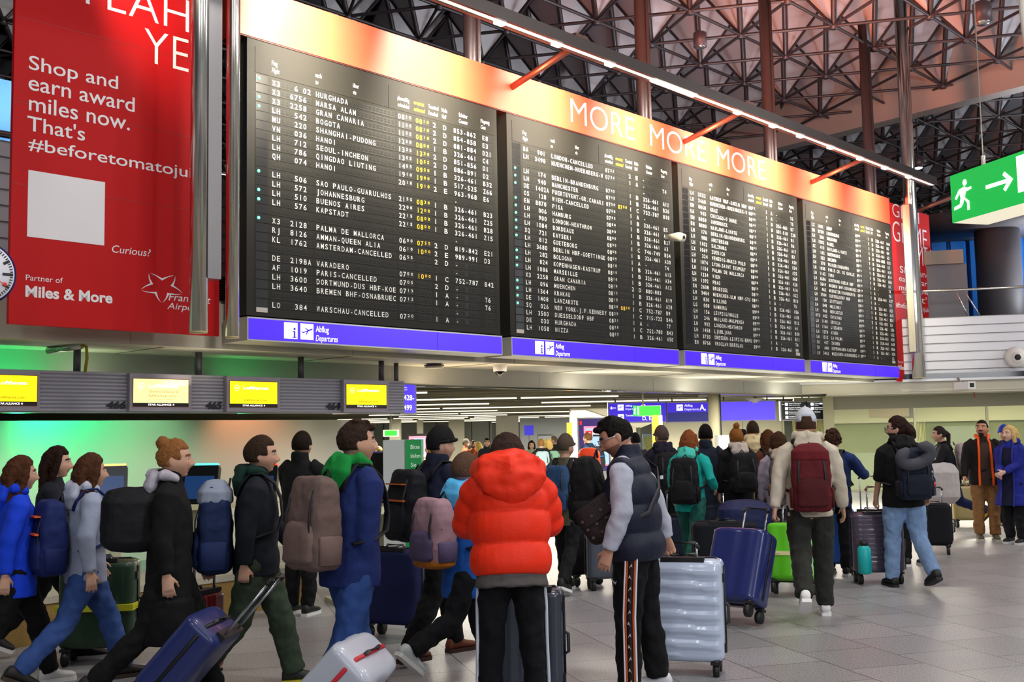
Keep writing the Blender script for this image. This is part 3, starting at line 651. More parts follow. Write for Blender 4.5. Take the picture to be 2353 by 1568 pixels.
def right_marks(mb, f):
    line(mb, f, 'GIMM', 2051, 496, 2112, 516, 465, -.012); line(mb, f, 'GIMME', 2052, 553, 2131, 575, 505, -.012); line(mb, f, 'GIMM', 2078, 600, 2142, 618, 555, -.012)
    line(mb, f, 'Shop and', 2068, 625, 2136, 642, 610); line(mb, f, 'earn award', 2066, 645, 2137, 661, 632); line(mb, f, 'miles now.', 2066, 665, 2137, 681, 652)
    line(mb, f, "That's", 2075, 690, 2140, 700, 675); line(mb, f, '#beforetomatojuice', 2059, 706, 2141, 719, 694)
    a = f(2125, 804); b = f(2143, 806); c = f(2125, 737); q_ = MB(); q_.box(a[0] - .9, b[0], -.003, 0, a[1], c[1]); q_.build('blank_square', PWHITE, mb)
    line(mb, f, 'Curious?', 2091, 799, 2112, 801, 788, 0, .18); line(mb, f, 'Partner of', 2064, 834, 2080, 836, 828); line(mb, f, 'Miles & More', 2064, 848, 2101, 853, 838, .03)
    line(mb, f, 'Frankfurt', 2121, 846, 2146, 850, 836, 0, .2); line(mb, f, 'Airport', 2121, 858, 2140, 861, 848, 0, .2)
ur2 = pl(2145, 700)[0]; zl2 = np.mean([pl(2066, 876)[1], pl(2150, 882)[1]]); zt2 = pl(2052, 468)[1]
banner('red_banner', 'red banner right of the boards, reading GIMME, half hidden by a steel mast', B[3][1] + .02, ur2, zl2, zt2, right_marks, False)
# ---------------------------------------------------------------- masts, light bar, brackets
def mast(label, px, py, D, pyb, r, zt_=ZC + 1.0, chan=0, zc1=None):
    u, zb = at_plane(px, pyb, D); t = wthing('steel_mast', label, 'mast', u, D, zb)
    mb = MB(); mb.tube([(0, 0, 0), (0, 0, zt_ - zb)], r, n=20); mb.build('tube', CHROME, t)
    mb = MB(); mb.tube([(0, 0, -.02), (0, 0, .005)], r * .98, n=20); mb.build('end_cap', M('#c9b98a', .4), t)
    if chan:
        mb = MB(); a, b = (r * .55, r + .13) if chan > 0 else (-r - .13, -r * .55); mb.box(a, b, -.10, .10, .62, (zc1 or 9) - zb); mb.build('light_channel', M('#98979a', .3, .8), t)
        mb = MB(); x = b if chan > 0 else a; mb.box(x - .006, x + .006, -.085, .085, .64, (zc1 or 9) - zb - .02); mb.build('diffuser', M('#e2dcc0', .4, 0, .05), t)
    return t
mast('wide polished mast with a light channel in front of the left banner', 456, 400, 11.25, 762, .105, chan=1)
mast('polished round mast between the left banner and the nearest board', 534, 400, 11.62, 774, .085)
mast('polished mast with a pale light channel in front of the right banner', 2112, 650, 11.35, 868, .16, chan=-1, zc1=at_plane(2092, 473, 11.35)[1])
for px, lab in ((1130, 'dark round post behind the header near its left end'), (1524, 'dark round post behind the header above the word MORE'), (1810, 'dark round post behind the header right of its lettering'), (2035, 'dark round post behind the right end of the header')):
    u, z = at_plane(px, 400, 12.1); t = wthing('roof_post', lab, 'post', u, 12.55, 3.45); mb = MB(); mb.tube([(0, 0, 0), (0, 0, ZC - 2.9)], .115, n=16); mb.tube([(.09, -.11, 1.2), (.09, -.11, ZC - 3.6)], .04, n=10); mb.build('shaft', M('#544c50', .4, .6), t)
ubar0, zbar = at_plane(1000, 0, BARD)[0], np.mean([at_plane(1100, 30, BARD)[1], at_plane(1750, 279, BARD)[1], at_plane(2145, 429, BARD)[1]])
ubar1 = at_plane(2144, 427, BARD)[0]; ubar0 = at_plane(560, -160, BARD)[0] - 2
t = wthing('light_bar', 'long dark light bar with white lamps hung in front of the red header', 'light bar', ubar0, BARD, zbar); LB = ubar1 - ubar0
mb = MB(); mb.box(0, LB, -.10, .10, .05, .19); mb.box(0, LB, -.11, -.06, 0, .06); mb.box(0, LB, .06, .11, 0, .06); mb.build('bar_housing', M('#55504f', .35, .6), t)
mb = MB(); mb.box(0, LB, -.045, .045, .012, .022); mb.build('diffuser', M('#ffeedd', .4, 0, 1.1), t)
ul0, ul1 = at_plane(1500, 182, BARD)[0] - ubar0, at_plane(1597, 221, BARD)[0] - ubar0
mb = MB(); mb.box(ul0, ul1, -.06, .06, -.012, .010); mb.build('bright_tube', M('#fffbe0', .4, 0, 14.0), t)
mb = MB()
for px, py in ((1140, 45), (1272, 96), (1395, 143), (1690, 256), (1772, 288), (1835, 313), (1905, 342), (1973, 365), (2030, 386), (2085, 407)):
    u = at_plane(px, py, BARD)[0] - ubar0; mb.box(u, u + .16, -.055, .055, -.03, .012)
mb.build('lamp_holder', M('#fff6e8', .4, 0, 2.2), t)
for px in (1150, 1545, 1835, 2060):
    u = at_plane(px, 400, 12.1)[0] - ubar0; mb = MB(); mb.tube([(u, 2.1, -.35), (u - .05, .1, .1)], .055, n=8); mb.cbox(u - .05, 0, .2, .3, .16, .1); mb.build('bracket', M('#7a5a52', .35, .7), t)
# ---------------------------------------------------------------- check-in sign band
DC = 13.0
def pc(px, py, D=DC): return at_plane(px, py, D)
zT = np.mean([pc(300, 856)[1], pc(890, 876)[1]]); zB = np.mean([pc(100, 945)[1], pc(890, 951)[1]])
ubl, ubr = pc(-160, 900)[0], pc(930, 910)[0]; wbd = ubr - ubl
YEL = M('#ffe400', .5, 0, 1.15); YELP = M('#ffe79a', .5, 0, 1.1); BEZEL = M('#968f9a', .4, .1); NUM = M('#0b0b16', .5)
t = wthing('checkin_sign_band', 'long ribbed grey metal band over the check-in, hung on thin poles', 'sign band', ubl, DC, zB)
mb = MB(); mb.box(0, wbd, .022, .5, 0, zT - zB); nrib = 11; hr = (zT - zB) / nrib
for k in range(nrib): mb.add([(0, .022, k * hr), (wbd, .022, k * hr), (wbd, 0.0, (k + .45) * hr), (0, 0.0, (k + .45) * hr), (wbd, .006, (k + .9) * hr), (0, .006, (k + .9) * hr), (wbd, .022, (k + 1) * hr), (0, .022, (k + 1) * hr)], [(0, 1, 2, 3), (3, 2, 4, 5), (5, 4, 6, 7)])
mb.build('ribbed_panel', M('#a5a2ac', .5, .0), t)
for px in (181, 461, 696, 881): u = pc(px, 840, DC + .2)[0] - ubl; mb = MB(); mb.tube([(u, .25, zT - zB), (u, .25, Z1 + .03 - zB)], .045, n=10); mb.build('pole', M('#6f6c74', .45, .5), t)
for px, n_ in ((243, '466'), (471, '465'), (748, '464')):
    a = pc(px, 938)[0] - ubl; b = pc(px + (45 if px < 300 else 38 if px < 500 else 33), 938)[0] - ubl; h_ = pc(px, 922)[1] - pc(px, 937)[1]; mb = MB(); put_text(mb, n_, a, .05, h_, -.012, 0, .05, .15, b - a, 1); mb.build('counter_number', NUM, t)
def crane(mb, x, z, r, y, m):
    n = 24; P = [(x + r * math.cos(i * 2 * math.pi / n), z + r * math.sin(i * 2 * math.pi / n)) for i in range(n)]; Q = [(x + r * .87 * math.cos(i * 2 * math.pi / n), z + r * .87 * math.sin(i * 2 * math.pi / n)) for i in range(n)]
    mb.add([(a, y, b) for a, b in P + Q], [(i, (i + 1) % n, n + (i + 1) % n, n + i) for i in range(n)], m)
    a = lambda p, q: (x + p * r, y, z + q * r)
    mb.add([a(-.7, .28), a(-.25, -.02), a(.2, .05), a(.62, .3), a(.35, -.02), a(.75, -.02), a(.1, -.3), a(-.35, -.22)], [(0, 1, 7), (1, 2, 6, 7), (2, 3, 4), (2, 4, 5, 6)], m)
def monitor(px0, px1, py0, py1, label, pale, right=False):
    a = pc(px0, (py0 + py1) / 2, DC - .08)[0]; b = pc(px1, (py0 + py1) / 2, DC - .08)[0]; w = b - a; h = zT - zB - .02
    t = wthing('checkin_monitor', label, 'monitor', a, DC - .08, zB + .01, 'yellow monitors on the check-in band')
    mb = MB(); mb.box(0, w, 0, .079, 0, h); bz = mb.build('bezel', BEZEL, t)
    x0, x1, z0, z1 = .055 * w, .945 * w, h * .13, h * .86; zk_ = z0 + (z1 - z0) * .13; sw = x1 - x0; sh = z1 - z0
    mb = MB(); mb.box(x0 - .008, x1 + .008, -.003, 0, z0 - .008, z1 + .008, 3); mb.box(x0, x1, -.005, 0, zk_, z1, 0); mb.box(x0, x1, -.005, 0, z0, zk_, 1)
    put_text(mb, 'Lufthansa', x0 + sw * .27, z0 + sh * .70, sh * .115, -.008, 2, .03, 0, sw * .54); crane(mb, x0 + sw * .14, z0 + sh * .745, sh * .115, -.008, 2)
    if pale:
        put_text(mb, 'Online Check-in', x0 + sw * .27, z0 + sh * .505, sh * .085, -.008, 4, 0, 0, sw * .55); put_text(mb, 'lufthansa.com', x0 + sw * .27, z0 + sh * .355, sh * .085, -.008, 4, 0, 0, sw * .49); put_text(mb, 'ab 23 Stunden vor Abflug', x0 + sw * .27, z0 + sh * .235, sh * .045, -.008, 4, 0, 0, sw * .42)
    else: put_text(mb, 'lufthansa.com', x0 + sw * .30, z0 + sh * .235, sh * .085, -.008, 5, 0, 0, sw * .48)
    put_text(mb, 'STAR ALLIANCE', x0 + sw * .26, z0 + sh * .033, sh * .065, -.008, 2, .03, 0, sw * .42)
    sx, sz, r_ = x0 + sw * .72, z0 + sh * .065, sh * .045; P = [(sx + (r_ if i % 2 == 0 else r_ * .42) * math.sin(i * math.pi / 5), -.008, sz + (r_ if i % 2 == 0 else r_ * .42) * math.cos(i * math.pi / 5)) for i in range(10)]; mb.add(P, [tuple(range(10))], 2)
    mb.build('screen', [YELP if pale else YEL, M('#16090a', .4), SWHITE, M('#7a3a10', .5), M('#9a8a60', .5, 0, .4), M('#5a4a10', .6)], bz)
monitor(-48, 92, 849, 946, 'leftmost yellow check-in monitor, cut off by the edge, left of number 466', False); monitor(298, 440, 857, 949, 'pale yellow monitor reading Online Check-in, right of number 466', True); monitor(521, 643, 866, 951, 'yellow check-in monitor just right of number 465', False); monitor(790, 893, 876, 951, 'yellow check-in monitor just right of number 464', False)
def free_sign(name, label, cat, px0, px1, py0, py1, Y, ang=0.0, dep=.2, pole=None, poles=None):
    a = at_depth(px0, py1, Y); z1 = at_depth(px0, py0, Y)[2]; z0 = a[2]
    d = ray(px1, (py0 + py1) / 2); c, s_ = math.cos(ang), math.sin(ang); k = d[0] / d[1]; w = (k * a[1] - a[0]) / (c - k * s_)
    t = thing(name, label, cat, (a[0], a[1], z0), ang); return t, w, z1 - z0
t, w, h = free_sign('gate_range_sign', 'small blue lit sign reading 428-499 at the right end of the check-in band', 'sign', 919, 957, 880, 953, 17.6, R(62))
mb = MB(); mb.box(0, w, 0, .14, 0, h); mb.build('housing', M('#7c7f8e', .4, .4), t); mb = MB(); mb.box(w * .1, w * .92, -.006, 0, h * .06, h * .95); mb.build('lit_face', M('#3f1fe8', .4, 0, 1), t)
mb = MB(); put_text(mb, 'Schalter', w * .2, h * .84, h * .045, -.01, 0); put_text(mb, 'Counter', w * .2, h * .77, h * .045, -.01, 0, 0, .2); put_text(mb, '428-', w * .2, h * .46, h * .17, -.01, 0, .01, 0, w * .62); put_text(mb, '499', w * .2, h * .14, h * .17, -.01, 0, .01, 0, w * .48); mb.build('lettering', SWHITE, t)
mb = MB(); mb.tube([(.05, .1, h), (.05, .1, Z1 + .03 - t.location.z)], .04, n=8); mb.build('pole', M('#5f5c62', .45, .5), t)
# hall signs under the low ceiling
NAV = M('#3b25c8', .4, 0, .9); NAVL = M('#5a48f0', .4, 0, 1.0); NAVD = M('#25267a', .4, 0, .6)
YS = 30.0
def hsign(name, label, px0, px1, py0, py1, face, draw=None, Y=YS, cat='sign'):
    t, w, h = free_sign(name, label, cat, px0, px1, py0, py1, Y, 0)
    mb = MB(); mb.box(-.03, w + .03, 0, .18, -.03, h + .03); mb.build('housing', M('#d5d3dc', .4), t); mb = MB(); mb.box(0, w, -.005, 0, 0, h); lf = mb.build('lit_face', face, t)
    if draw: mb = MB(); ms = draw(mb, w, h); mb.build('symbols_and_lettering', ms, lf)
    mb = MB()
    for x in (w * .12, w * .88): mb.tube([(x, .09, h), (x, .09, LH + .13 - t.location.z)], .02, n=6)
    mb.build('hanger', M('#4d4a52', .5), t); return t
def arrow(mb, x, z, s, m, y=-.009, dx=-1, dz=0):
    a = lambda p, q: (x + s * (p * dx - q * dz), y, z + s * (p * dz + q * dx)); mb.add([a(1, 0), a(.45, .5), a(.3, .36), a(.55, .1), a(.55, -.1), a(.3, -.36), a(.45, -.5), a(-.9, .1), a(-.9, -.1)], [(0, 1, 2, 3), (0, 4, 5, 6), (0, 3, 4), (3, 7, 8, 4)], m)
def sq_plane(mb, x, z, s, m0, m1, lab=None): mb.box(x, x + s, -.007, 0, z, z + s, m0); plane(mb, x, z, s, m1, -.010)
def d1(mb, w, h):
    arrow(mb, w * .075, h * .76, h * .17, 0); sq_plane(mb, w * .155, h * .62, h * .32, 0, 1); put_text(mb, 'Abflug', w * .29, h * .82, h * .10, -.008, 0, .01); put_text(mb, 'Departures', w * .29, h * .65, h * .10, -.008, 0, 0, .2); put_text(mb, 'C', w * .56, h * .66, h * .27, -.008, 0, .02)
    sq_plane(mb, w * .155, h * .10, h * .32, 0, 1); put_text(mb, 'Terminal 2', w * .29, h * .30, h * .10, -.008, 0, .01); put_text(mb, 'D, E', w * .585, h * .08, h * .20, -.008, 0, .02); return [SWHITE, NAV]
def d2(mb, w, h):
    mb.box(0, w, -.006, 0, 0, h * .5, 2); sq_plane(mb, w * .20, h * .58, h * .34, 0, 1); put_text(mb, 'Abflug', w * .37, h * .80, h * .12, -.008, 0, .01); put_text(mb, 'Departures', w * .37, h * .60, h * .12, -.008, 0, 0, .2); put_text(mb, 'A, B, Z', w * .70, h * .60, h * .30, -.008, 0, .02, 0, w * .42); return [SWHITE, NAV, NAVD]
hsign('overhead_sign', 'blue overhead sign with left arrow and Abflug, behind the green exit box', 1400, 1530, 928, 971, NAV, d1)
hsign('overhead_sign', 'blue overhead sign reading Abflug Departures A, B, Z', 1534, 1640, 927, 970, NAV, d2)
hsign('overhead_sign', 'plain blue lit overhead sign right of the cream round column', 1650, 1781, 925, 967, NAVL)
def d3(mb, w, h):
    arrow(mb, w * .07, h * .88, h * .075, 0)
    for k, (a, b_) in enumerate((('Airport Reisemarkt', 'Airport travel market'), ('Flughafen Rundfahrt', 'Airport tour'), ('Gebetsraum, Juden', 'Jewish prayer room'), ('Andacht, Kapelle', 'Chapel'))):
        z = h * (.80 - .25 * k); mb.box(w * .14, w * .26, -.006, 0, z, z + h * .17); put_text(mb, a, w * .29, z + h * .10, h * .065, -.008, 0, .01, 0, w * .5); put_text(mb, b_, w * .29, z, h * .065, -.008, 0, 0, .2, w * .45)
    return [SWHITE]
def d4(mb, w, h):
    arrow(mb, w * .9, h * .88, h * .08, 0, -.009, 0, 1)
    for k, (a, b_) in enumerate((('Toiletten', 'Toilets'), ('Gebetsräume', 'Prayer rooms'), ('Shopping', ''))):
        z = h * (.80 - .25 * k); put_text(mb, a, w * .29, z + h * .10, h * .065, -.008, 0, .01)
        if k < 2: mb.box(w * .14, w * .26, -.006, 0, z, z + h * .17); put_text(mb, b_, w * .29, z, h * .065, -.008, 0, 0, .2)
    for j in range(3): mb.box(w * (.5 + j * .075), w * (.56 + j * .075), -.006, 0, h * .87, h * .96)
    return [SWHITE]
SGN = M('#10121c', .3, 0, .3)
hsign('directory_sign', 'black directory sign with left arrow and four lines, above the white cap', 1797, 1853, 925, 965, SGN, d3); hsign('directory_sign', 'black directory sign with an up arrow, right of the other black sign', 1856, 1912, 925, 964, SGN, d4)
# exit sign figure: running man and door in an a-z square of side s
def runner(mb, x, z, s, y, m):
    a = lambda p, q: (x + p * s, y, z + q * s); n = 14
    mb.add([a(.56 + .09 * math.cos(i * 2 * math.pi / n), .86 + .10 * math.sin(i * 2 * math.pi / n)) for i in range(n)], [tuple(range(n))], m)
    for P in ([(.30, .70), (.56, .75), (.62, .66), (.54, .42), (.36, .42)], [(.30, .70), (.36, .62), (.18, .42), (.10, .47)], [(.58, .72), (.62, .58), (.84, .62), (.82, .70), (.68, .68)], [(.36, .46), (.54, .46), (.46, .26), (.36, .16), (.30, .22)], [(.38, .26), (.36, .16), (.06, .12), (.06, .22), (.28, .26)], [(.44, .46), (.54, .42), (.72, .28), (.62, .24)], [(.62, .30), (.72, .28), (.72, .02), (.62, .02)]): mb.add([a(*q) for q in P], [tuple(range(len(P)))], m)
GRN = M('#00b53c', .4, 0, 1.0); GRNB = M('#12d61e', .4, 0, 1.0)
def exit_box(name, label, px0, px1, py0, py1, Y, ang, dep, full=True):
    return free_sign(name, label, 'exit sign', px0, px1, py0, py1, Y, ang)
t, w, h = free_sign('exit_sign', 'green hanging exit box with a running man, in front of the blue overhead sign', 'exit sign', 1468, 1519, 933, 957, 25.0, R(4))
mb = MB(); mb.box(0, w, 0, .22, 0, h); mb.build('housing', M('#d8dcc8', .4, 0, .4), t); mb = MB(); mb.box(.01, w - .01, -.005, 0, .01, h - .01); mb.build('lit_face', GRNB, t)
mb = MB(); mb.tube([(.12, .1, h), (.12, .1, LH + .13 - t.location.z)], .02, n=6); mb.build('hanger', M('#a9a18a', .4, .5), t)
f2 = MB(); L2 = .42; f2.box(-L2, 0, -.005, 0, .0, h, 0); f2.box(-L2 + .25 * L2, -.02 - .0, -.006, -.005, h * .02, h * .04, 0); runner(f2, -L2 * .98, h * .08, h * .9, -.009, 1); f2.box(-L2 * .28, -.03, -.008, -.005, h * .1, h * .95, 1); T = Matrix.Rotation(R(-118), 4, 'Z'); f2.xf([[math.cos(R(62)), -math.sin(R(62)), 0, 0], [math.sin(R(62)), math.cos(R(62)), 0, 0], [0, 0, 1, 0], [0, 0, 0, 1]])
f2.build('side_face', [GRN, SWHITE], t)
t, w, h = free_sign('exit_sign', 'small far green exit sign above the queue by the grey pillar', 'exit sign', 884, 912, 990, 1002, 34, 0)
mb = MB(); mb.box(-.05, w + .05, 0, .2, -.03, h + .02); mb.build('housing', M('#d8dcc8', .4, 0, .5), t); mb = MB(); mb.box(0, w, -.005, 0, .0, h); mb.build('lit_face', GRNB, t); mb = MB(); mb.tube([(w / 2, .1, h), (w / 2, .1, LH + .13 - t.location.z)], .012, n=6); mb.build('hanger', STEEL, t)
# big exit sign at the upper right
YE = 9.3; qa = TH - R(120)
a = at_depth(2190, 513, YE); zt_ = at_depth(2185, 405, YE)[2]; h = zt_ - a[2]; w = 1.35
t = thing('exit_sign', 'large green and white exit sign with running man and arrow at upper right', 'exit sign', tuple(a), qa)
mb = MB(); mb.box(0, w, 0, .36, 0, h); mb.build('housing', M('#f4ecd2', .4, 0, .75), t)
mb = MB(); mb.box(.0, w, -.006, 0, .0, h); lf = mb.build('lit_face', M('#00a844', .4, 0, 1.0), t)
mb = MB(); runner(mb, .02, h * .16, h * .70, -.010, 0); arrow(mb, .58, h * .52, .165, 0, -.010, 1, 0); mb.box(.79, 1.25, -.010, -.006, h * .22, h * .93, 0); mb.build('symbols', SWHITE, lf)
for x in (.20, .92):
    mb = MB(); mb.tube([(x, .18, h), (x, .18, ZC + .3 - a[2])], .006, n=6); mb.tube([(x, .18, h), (x, .18, h + .14)], .018, n=6); mb.build('hanging_cable', M('#b9b4aa', .4, .5), t)
mb = MB(); mb.tube([(.80, .18, h), (.79, .18, h + .6), (.74, .18, h + 1.2), (.76, .18, h + 2.4), (.75, .18, ZC + .3 - a[2])], .02, n=8); mb.build('power_cable', M('#cfc8bd', .5), t)
# advert screens, yellow pillars, info pillars
t, w, h = free_sign('advert_screen', 'tall lit advert screen with purple border and two flags, behind the man in the vest', 'screen', 1333, 1400, 972, 1092, 31, 0)
h += .1; mb = MB(); mb.box(-.05, w + .05, 0, .25, -t.location.z, h + .05, 0); mb.build('housing', M('#c9c6c0', .4), t)
mb = MB(); mb.box(0, w, -.01, 0, .1, h, 0); mb.box(w * .16, w * .98, -.012, -.01, .25, h * .87, 1); mb.box(w * .22, w * .98, -.014, -.012, .3, h * .83, 2); mb.box(w * .02, w * .10, -.012, -.01, h * .90, h * .97, 3)
mb.box(w * .22, w * .44, -.016, -.014, h * .68, h * .79, 3); mb.ell((w * .34, -.018, h * .735), (.04, .004, .05), 12, 6, 4); mb.box(w * .46, w * .68, -.016, -.014, h * .755, h * .79, 3); mb.box(w * .46, w * .68, -.016, -.014, h * .72, h * .755, 4); mb.box(w * .46, w * .68, -.016, -.014, h * .685, h * .72, 5)
mb.build('screen', [M('#2c1660', .4, 0, .9), M('#ff8fb0', .4, 0, 1), M('#a9c9ee', .5, 0, .9, None, (6, .45)), M('#d8242c', .4, 0, .9), SWHITE, M('#101018', .5)], t)
t, w, h = free_sign('advert_screen', 'small wide lit advert screen above the far queue, left of the beanie', 'screen', 940, 980, 1003, 1046, 37, 0)
mb = MB(); mb.box(-.08, w + .08, 0, .2, -t.location.z, h + .08); mb.build('housing', M('#26262a', .4), t); mb = MB(); mb.box(0, w, -.01, 0, 0, h, 0); mb.box(.06, w - .06, -.012, -.01, 0, h - .07, 1); mb.box(w * .1, w * .3, -.014, -.012, h * .75, h * .85, 2); mb.build('screen', [M('#ff9db4', .4, 0, 1), M('#a9c9ee', .5, 0, .9, None, (5, .45)), M('#d8242c', .4, 0, .9)], t)
for px0, px1, py0, Y, lab in ((1500, 1514, 955, 24, 'yellow pillar sign under the green exit box'), (1303, 1314, 972, 33, 'yellow pillar sign left of the advert screen')):
    t, w, h = free_sign('pillar_sign', lab, 'pillar sign', px0, px1, py0, 1010, Y, 0); z = t.location.z; t.location.z = 0; zt = z + h
    mb = MB(); mb.box(0, w * 1.6, 0, .12, 0, zt); mb.build('post', M('#9a94a0', .45, .3), t); mb = MB(); mb.box(0, w, -.01, 0, zt - .62, zt); mb.build('yellow_face', M('#f5a30a', .4, 0, .75), t); mb = MB(); mb.box(0, w, -.01, 0, zt - 1.0, zt - .62); mb.box(w * .15, w * .8, -.012, -.01, zt - .78, zt - .72, 1); mb.build('white_face', [M('#e8e0cc', .4, 0, .3), M('#d05a20', .5)], t)
def info_pillar(label, px0, px1, px2, py0, Y, words):
    a = at_depth(px0, py0, Y); b = at_depth(px1, py0, Y); w = b[0] - a[0]; h = a[2]; t = thing('info_pillar', label, 'info pillar', (a[0], a[1], 0), 0)
    mb = MB(); mb.box(0, w - .01, 0, .5, 0, h); mb.build('body', M('#c9cbc9', .45), t)
    mb = MB(); c = at_depth(px2, py0, Y)[0] - a[0]; mb.add([(w, 0, 0), (c, .22, 0), (c, .22, h), (w, 0, h), (w, .5, 0), (c, .5, 0), (c, .5, h), (w, .5, h)], [(0, 1, 2, 3), (1, 5, 6, 2), (3, 2, 6, 7)]); mb.build('green_side', M('#0f7a3c', .4, 0, .25), t)
    mb = MB(); y = -.006; mb.cbox(w * .72, y, h * .70, .035, .004, .05, 0); mb.cbox(w * .62, y, h * .66, .07, .004, .012, 0)
    mb.build('marking', M('#23402e', .5), t)
    if words:
        mb = MB(); L_ = math.hypot(c - w, .22); an = math.atan2(.22, c - w)
        for k, q in enumerate(words): put_text(mb, q, L_ * .3, h - .10 - k * .095, .045, -.006, 0, 0, 0, min(L_ * .6, len(q) * .03))
        mb.xf([[math.cos(an), -math.sin(an), 0, w], [math.sin(an), math.cos(an), 0, 0], [0, 0, 1, 0], [0, 0, 0, 1]]); mb.build('lettering', M('#cfe8d4', .5, 0, .2), t)
info_pillar('grey info pillar with a green side and white words, between the kiosks and the beanie man', 880, 931, 964, 1012, 11.6, ('Bitte', 'bleiben', 'Sie', 'gesund', 'Please', 'stay', 'safe'))
info_pillar('pale info pillar with a green side, right of the cream round column', 1651, 1676, 1688, 1001, 24.5, ())
t, w, h = free_sign('wall_screen', 'blue lit wall screen behind the far queue, above the red jacket', 'screen', 1205, 1226, 978, 1001, 50, 0)
mb = MB(); mb.box(0, w, 0, .1, 0, h); mb.build('lit_face', M('#3a34c8', .4, 0, .9), t); mb = MB(); mb.box(w * .45, w * .55, .02, .08, -t.location.z, 0); mb.build('stand', STEEL, t)
t, w, h = free_sign('wall_screen', 'dark departures screen with pale lines at the far left of the low hall', 'screen', 836, 858, 992, 1016, 40, 0)
mb = MB(); mb.box(0, w, 0, .1, 0, h); mb.build('housing', DARK, t); mb = MB()
for k in range(6): mb.box(w * .1, w * (.4 + .4 * ((k * 7) % 3) / 3), -.005, 0, h * (.85 - k * .14), h * (.9 - k * .14))
mb.build('lines', SWHITE, t); mb = MB(); mb.box(w * .4, w * .5, .02, .08, -t.location.z, 0); mb.build('stand', STEEL, t)
t, w, h = free_sign('display_case', 'pale framed notice case behind the blonde pair in the queue', 'notice case', 1235, 1270, 998, 1030, 52, 0)
mb = MB(); mb.box(0, w, 0, .2, -t.location.z, h); mb.build('housing', M('#a9aca8', .4), t); mb = MB(); mb.box(w * .06, w * .94, -.01, 0, 0, h * .85); mb.build('pane', M('#cfd6d2', .3, 0, .25), t)
t, w, h = free_sign('poster_stand', 'framed poster with green and brown picture under the yellow pillar', 'poster', 1482, 1500, 1003, 1070, 30, 0)
mb = MB(); mb.box(-.04, w + .04, 0, .06, -t.location.z, h + .06); mb.build('frame', M('#6f8288', .4), t); mb = MB(); mb.box(0, w, -.005, 0, 0, h - .02); mb.build('print', M('#6a6a2c', .5, 0, .3, None, (9, .8)), t)
# parasol shaped canopy behind the vest man
pp = on_floor(1472, 34); t = thing('canopy', 'closed cream canopy on a thin dark pole behind the man in the vest', 'canopy', pp); zc_ = at_depth(1472, 985, 34)[2]
mb = MB(); mb.tube([(0, 0, 0), (0, 0, zc_ + .2)], .05, n=8); mb.build('pole', M('#3c4038', .5), t); mb = MB(); mb.add([(0, 0, zc_), (-1.6, -.8, LH - .2), (1.6, -.8, LH - .2), (1.6, .8, LH - .2), (-1.6, .8, LH - .2)], [(0, 1, 2), (0, 2, 3), (0, 3, 4), (0, 4, 1)]); mb.build('canopy_cloth', CONC, t)
# self check-in kiosks
def kiosk(label, px, Y, hgt, ang, led, sc='#234a86'):
    t = thing('checkin_kiosk', label, 'kiosk', on_floor(px, Y), ang, 'self check-in kiosks')
    mb = MB(); mb.box(-.16, .16, .0, .22, 0, .92); mb.box(-.26, .26, -.1, .36, 0, .04); mb.build('pedestal', M('#c9c9a8', .45), t)
    mb = MB(); mb.box(-.34, .34, -.22, .2, .90, .95); mb.tube([(.30, -.2, .90), (.30, -.16, .72), (.22, 0, .62)], .03, n=8); mb.build('shelf', M('#e6dfb4', .4), t)
    q = MB(); q.poly([(-.22, 0), (.22, 0), (.22, hgt - 1.02), (.19, hgt - .97), (-.19, hgt - .97), (-.22, hgt - 1.02)], 0, .07, 0); c, s_ = math.cos(R(-14)), math.sin(R(-14))
    Tm = [[1, 0, 0, 0], [0, c, -s_, .0], [0, s_, c, .96], [0, 0, 0, 1]]; q.xf(Tm); mh = q.build('monitor_housing', M('#0e1014', .3), t)
    q = MB(); q.box(-.18, .18, -.006, 0, .05, hgt - 1.12); q.xf(Tm); q.build('screen', M(sc, .3, 0, .12), mh)
    q = MB(); q.box(-.2, .2, -.008, .05, hgt - .995, hgt - .972); q.xf(Tm); q.build('status_light', M(led, .4, 0, 2.2), mh)
kiosk('check-in kiosk beside the woman in the light grey sweater, at far left', 246, 13.2, 1.44, R(15), '#ffb060'); kiosk('check-in kiosk with a teal status light behind the dark coat woman', 452, 12.6, 1.44, R(-10), '#50ffd0'); kiosk('check-in kiosk with a red status light behind the man in dark green', 590, 12.8, 1.42, R(-10), '#ff3010'); kiosk('check-in kiosk seen side-on right of the tall man, dark slab leaning left', 838, 11.4, 1.5, R(115), '#00d060')
kiosk('pale kiosk post with a bright green light beside the grey info pillar', 868, 12.2, 1.55, R(200), '#60ffc0', '#0e1014')
# granite bench in front of the kiosks
a = at_z(300, 1448, 0); u0 = CT * a[0] + ST * a[1]; v0 = -ST * a[0] + CT * a[1]; b = at_z(700, 1391, 0); u1 = CT * b[0] + ST * b[1]; v0 = (v0 + (-ST * b[0] + CT * b[1])) / 2
t = wthing('stone_bench', 'low ochre granite plinth with a paler top on the floor before the kiosks', 'plinth', u0 - 1.5, v0, 0); L_ = u1 - u0 + 1.5
mb = MB(); mb.box(0, L_, 0, .8, 0, .33); mb.build('base', M('#9a7a3e', .5, 0, 0, (120, .3), (60, .45)), t); mb = MB(); mb.box(-.02, L_ + .02, -.02, .82, .33, .39); mb.build('top_slab', M('#b5b09c', .4, 0, 0, None, (120, .4)), t)
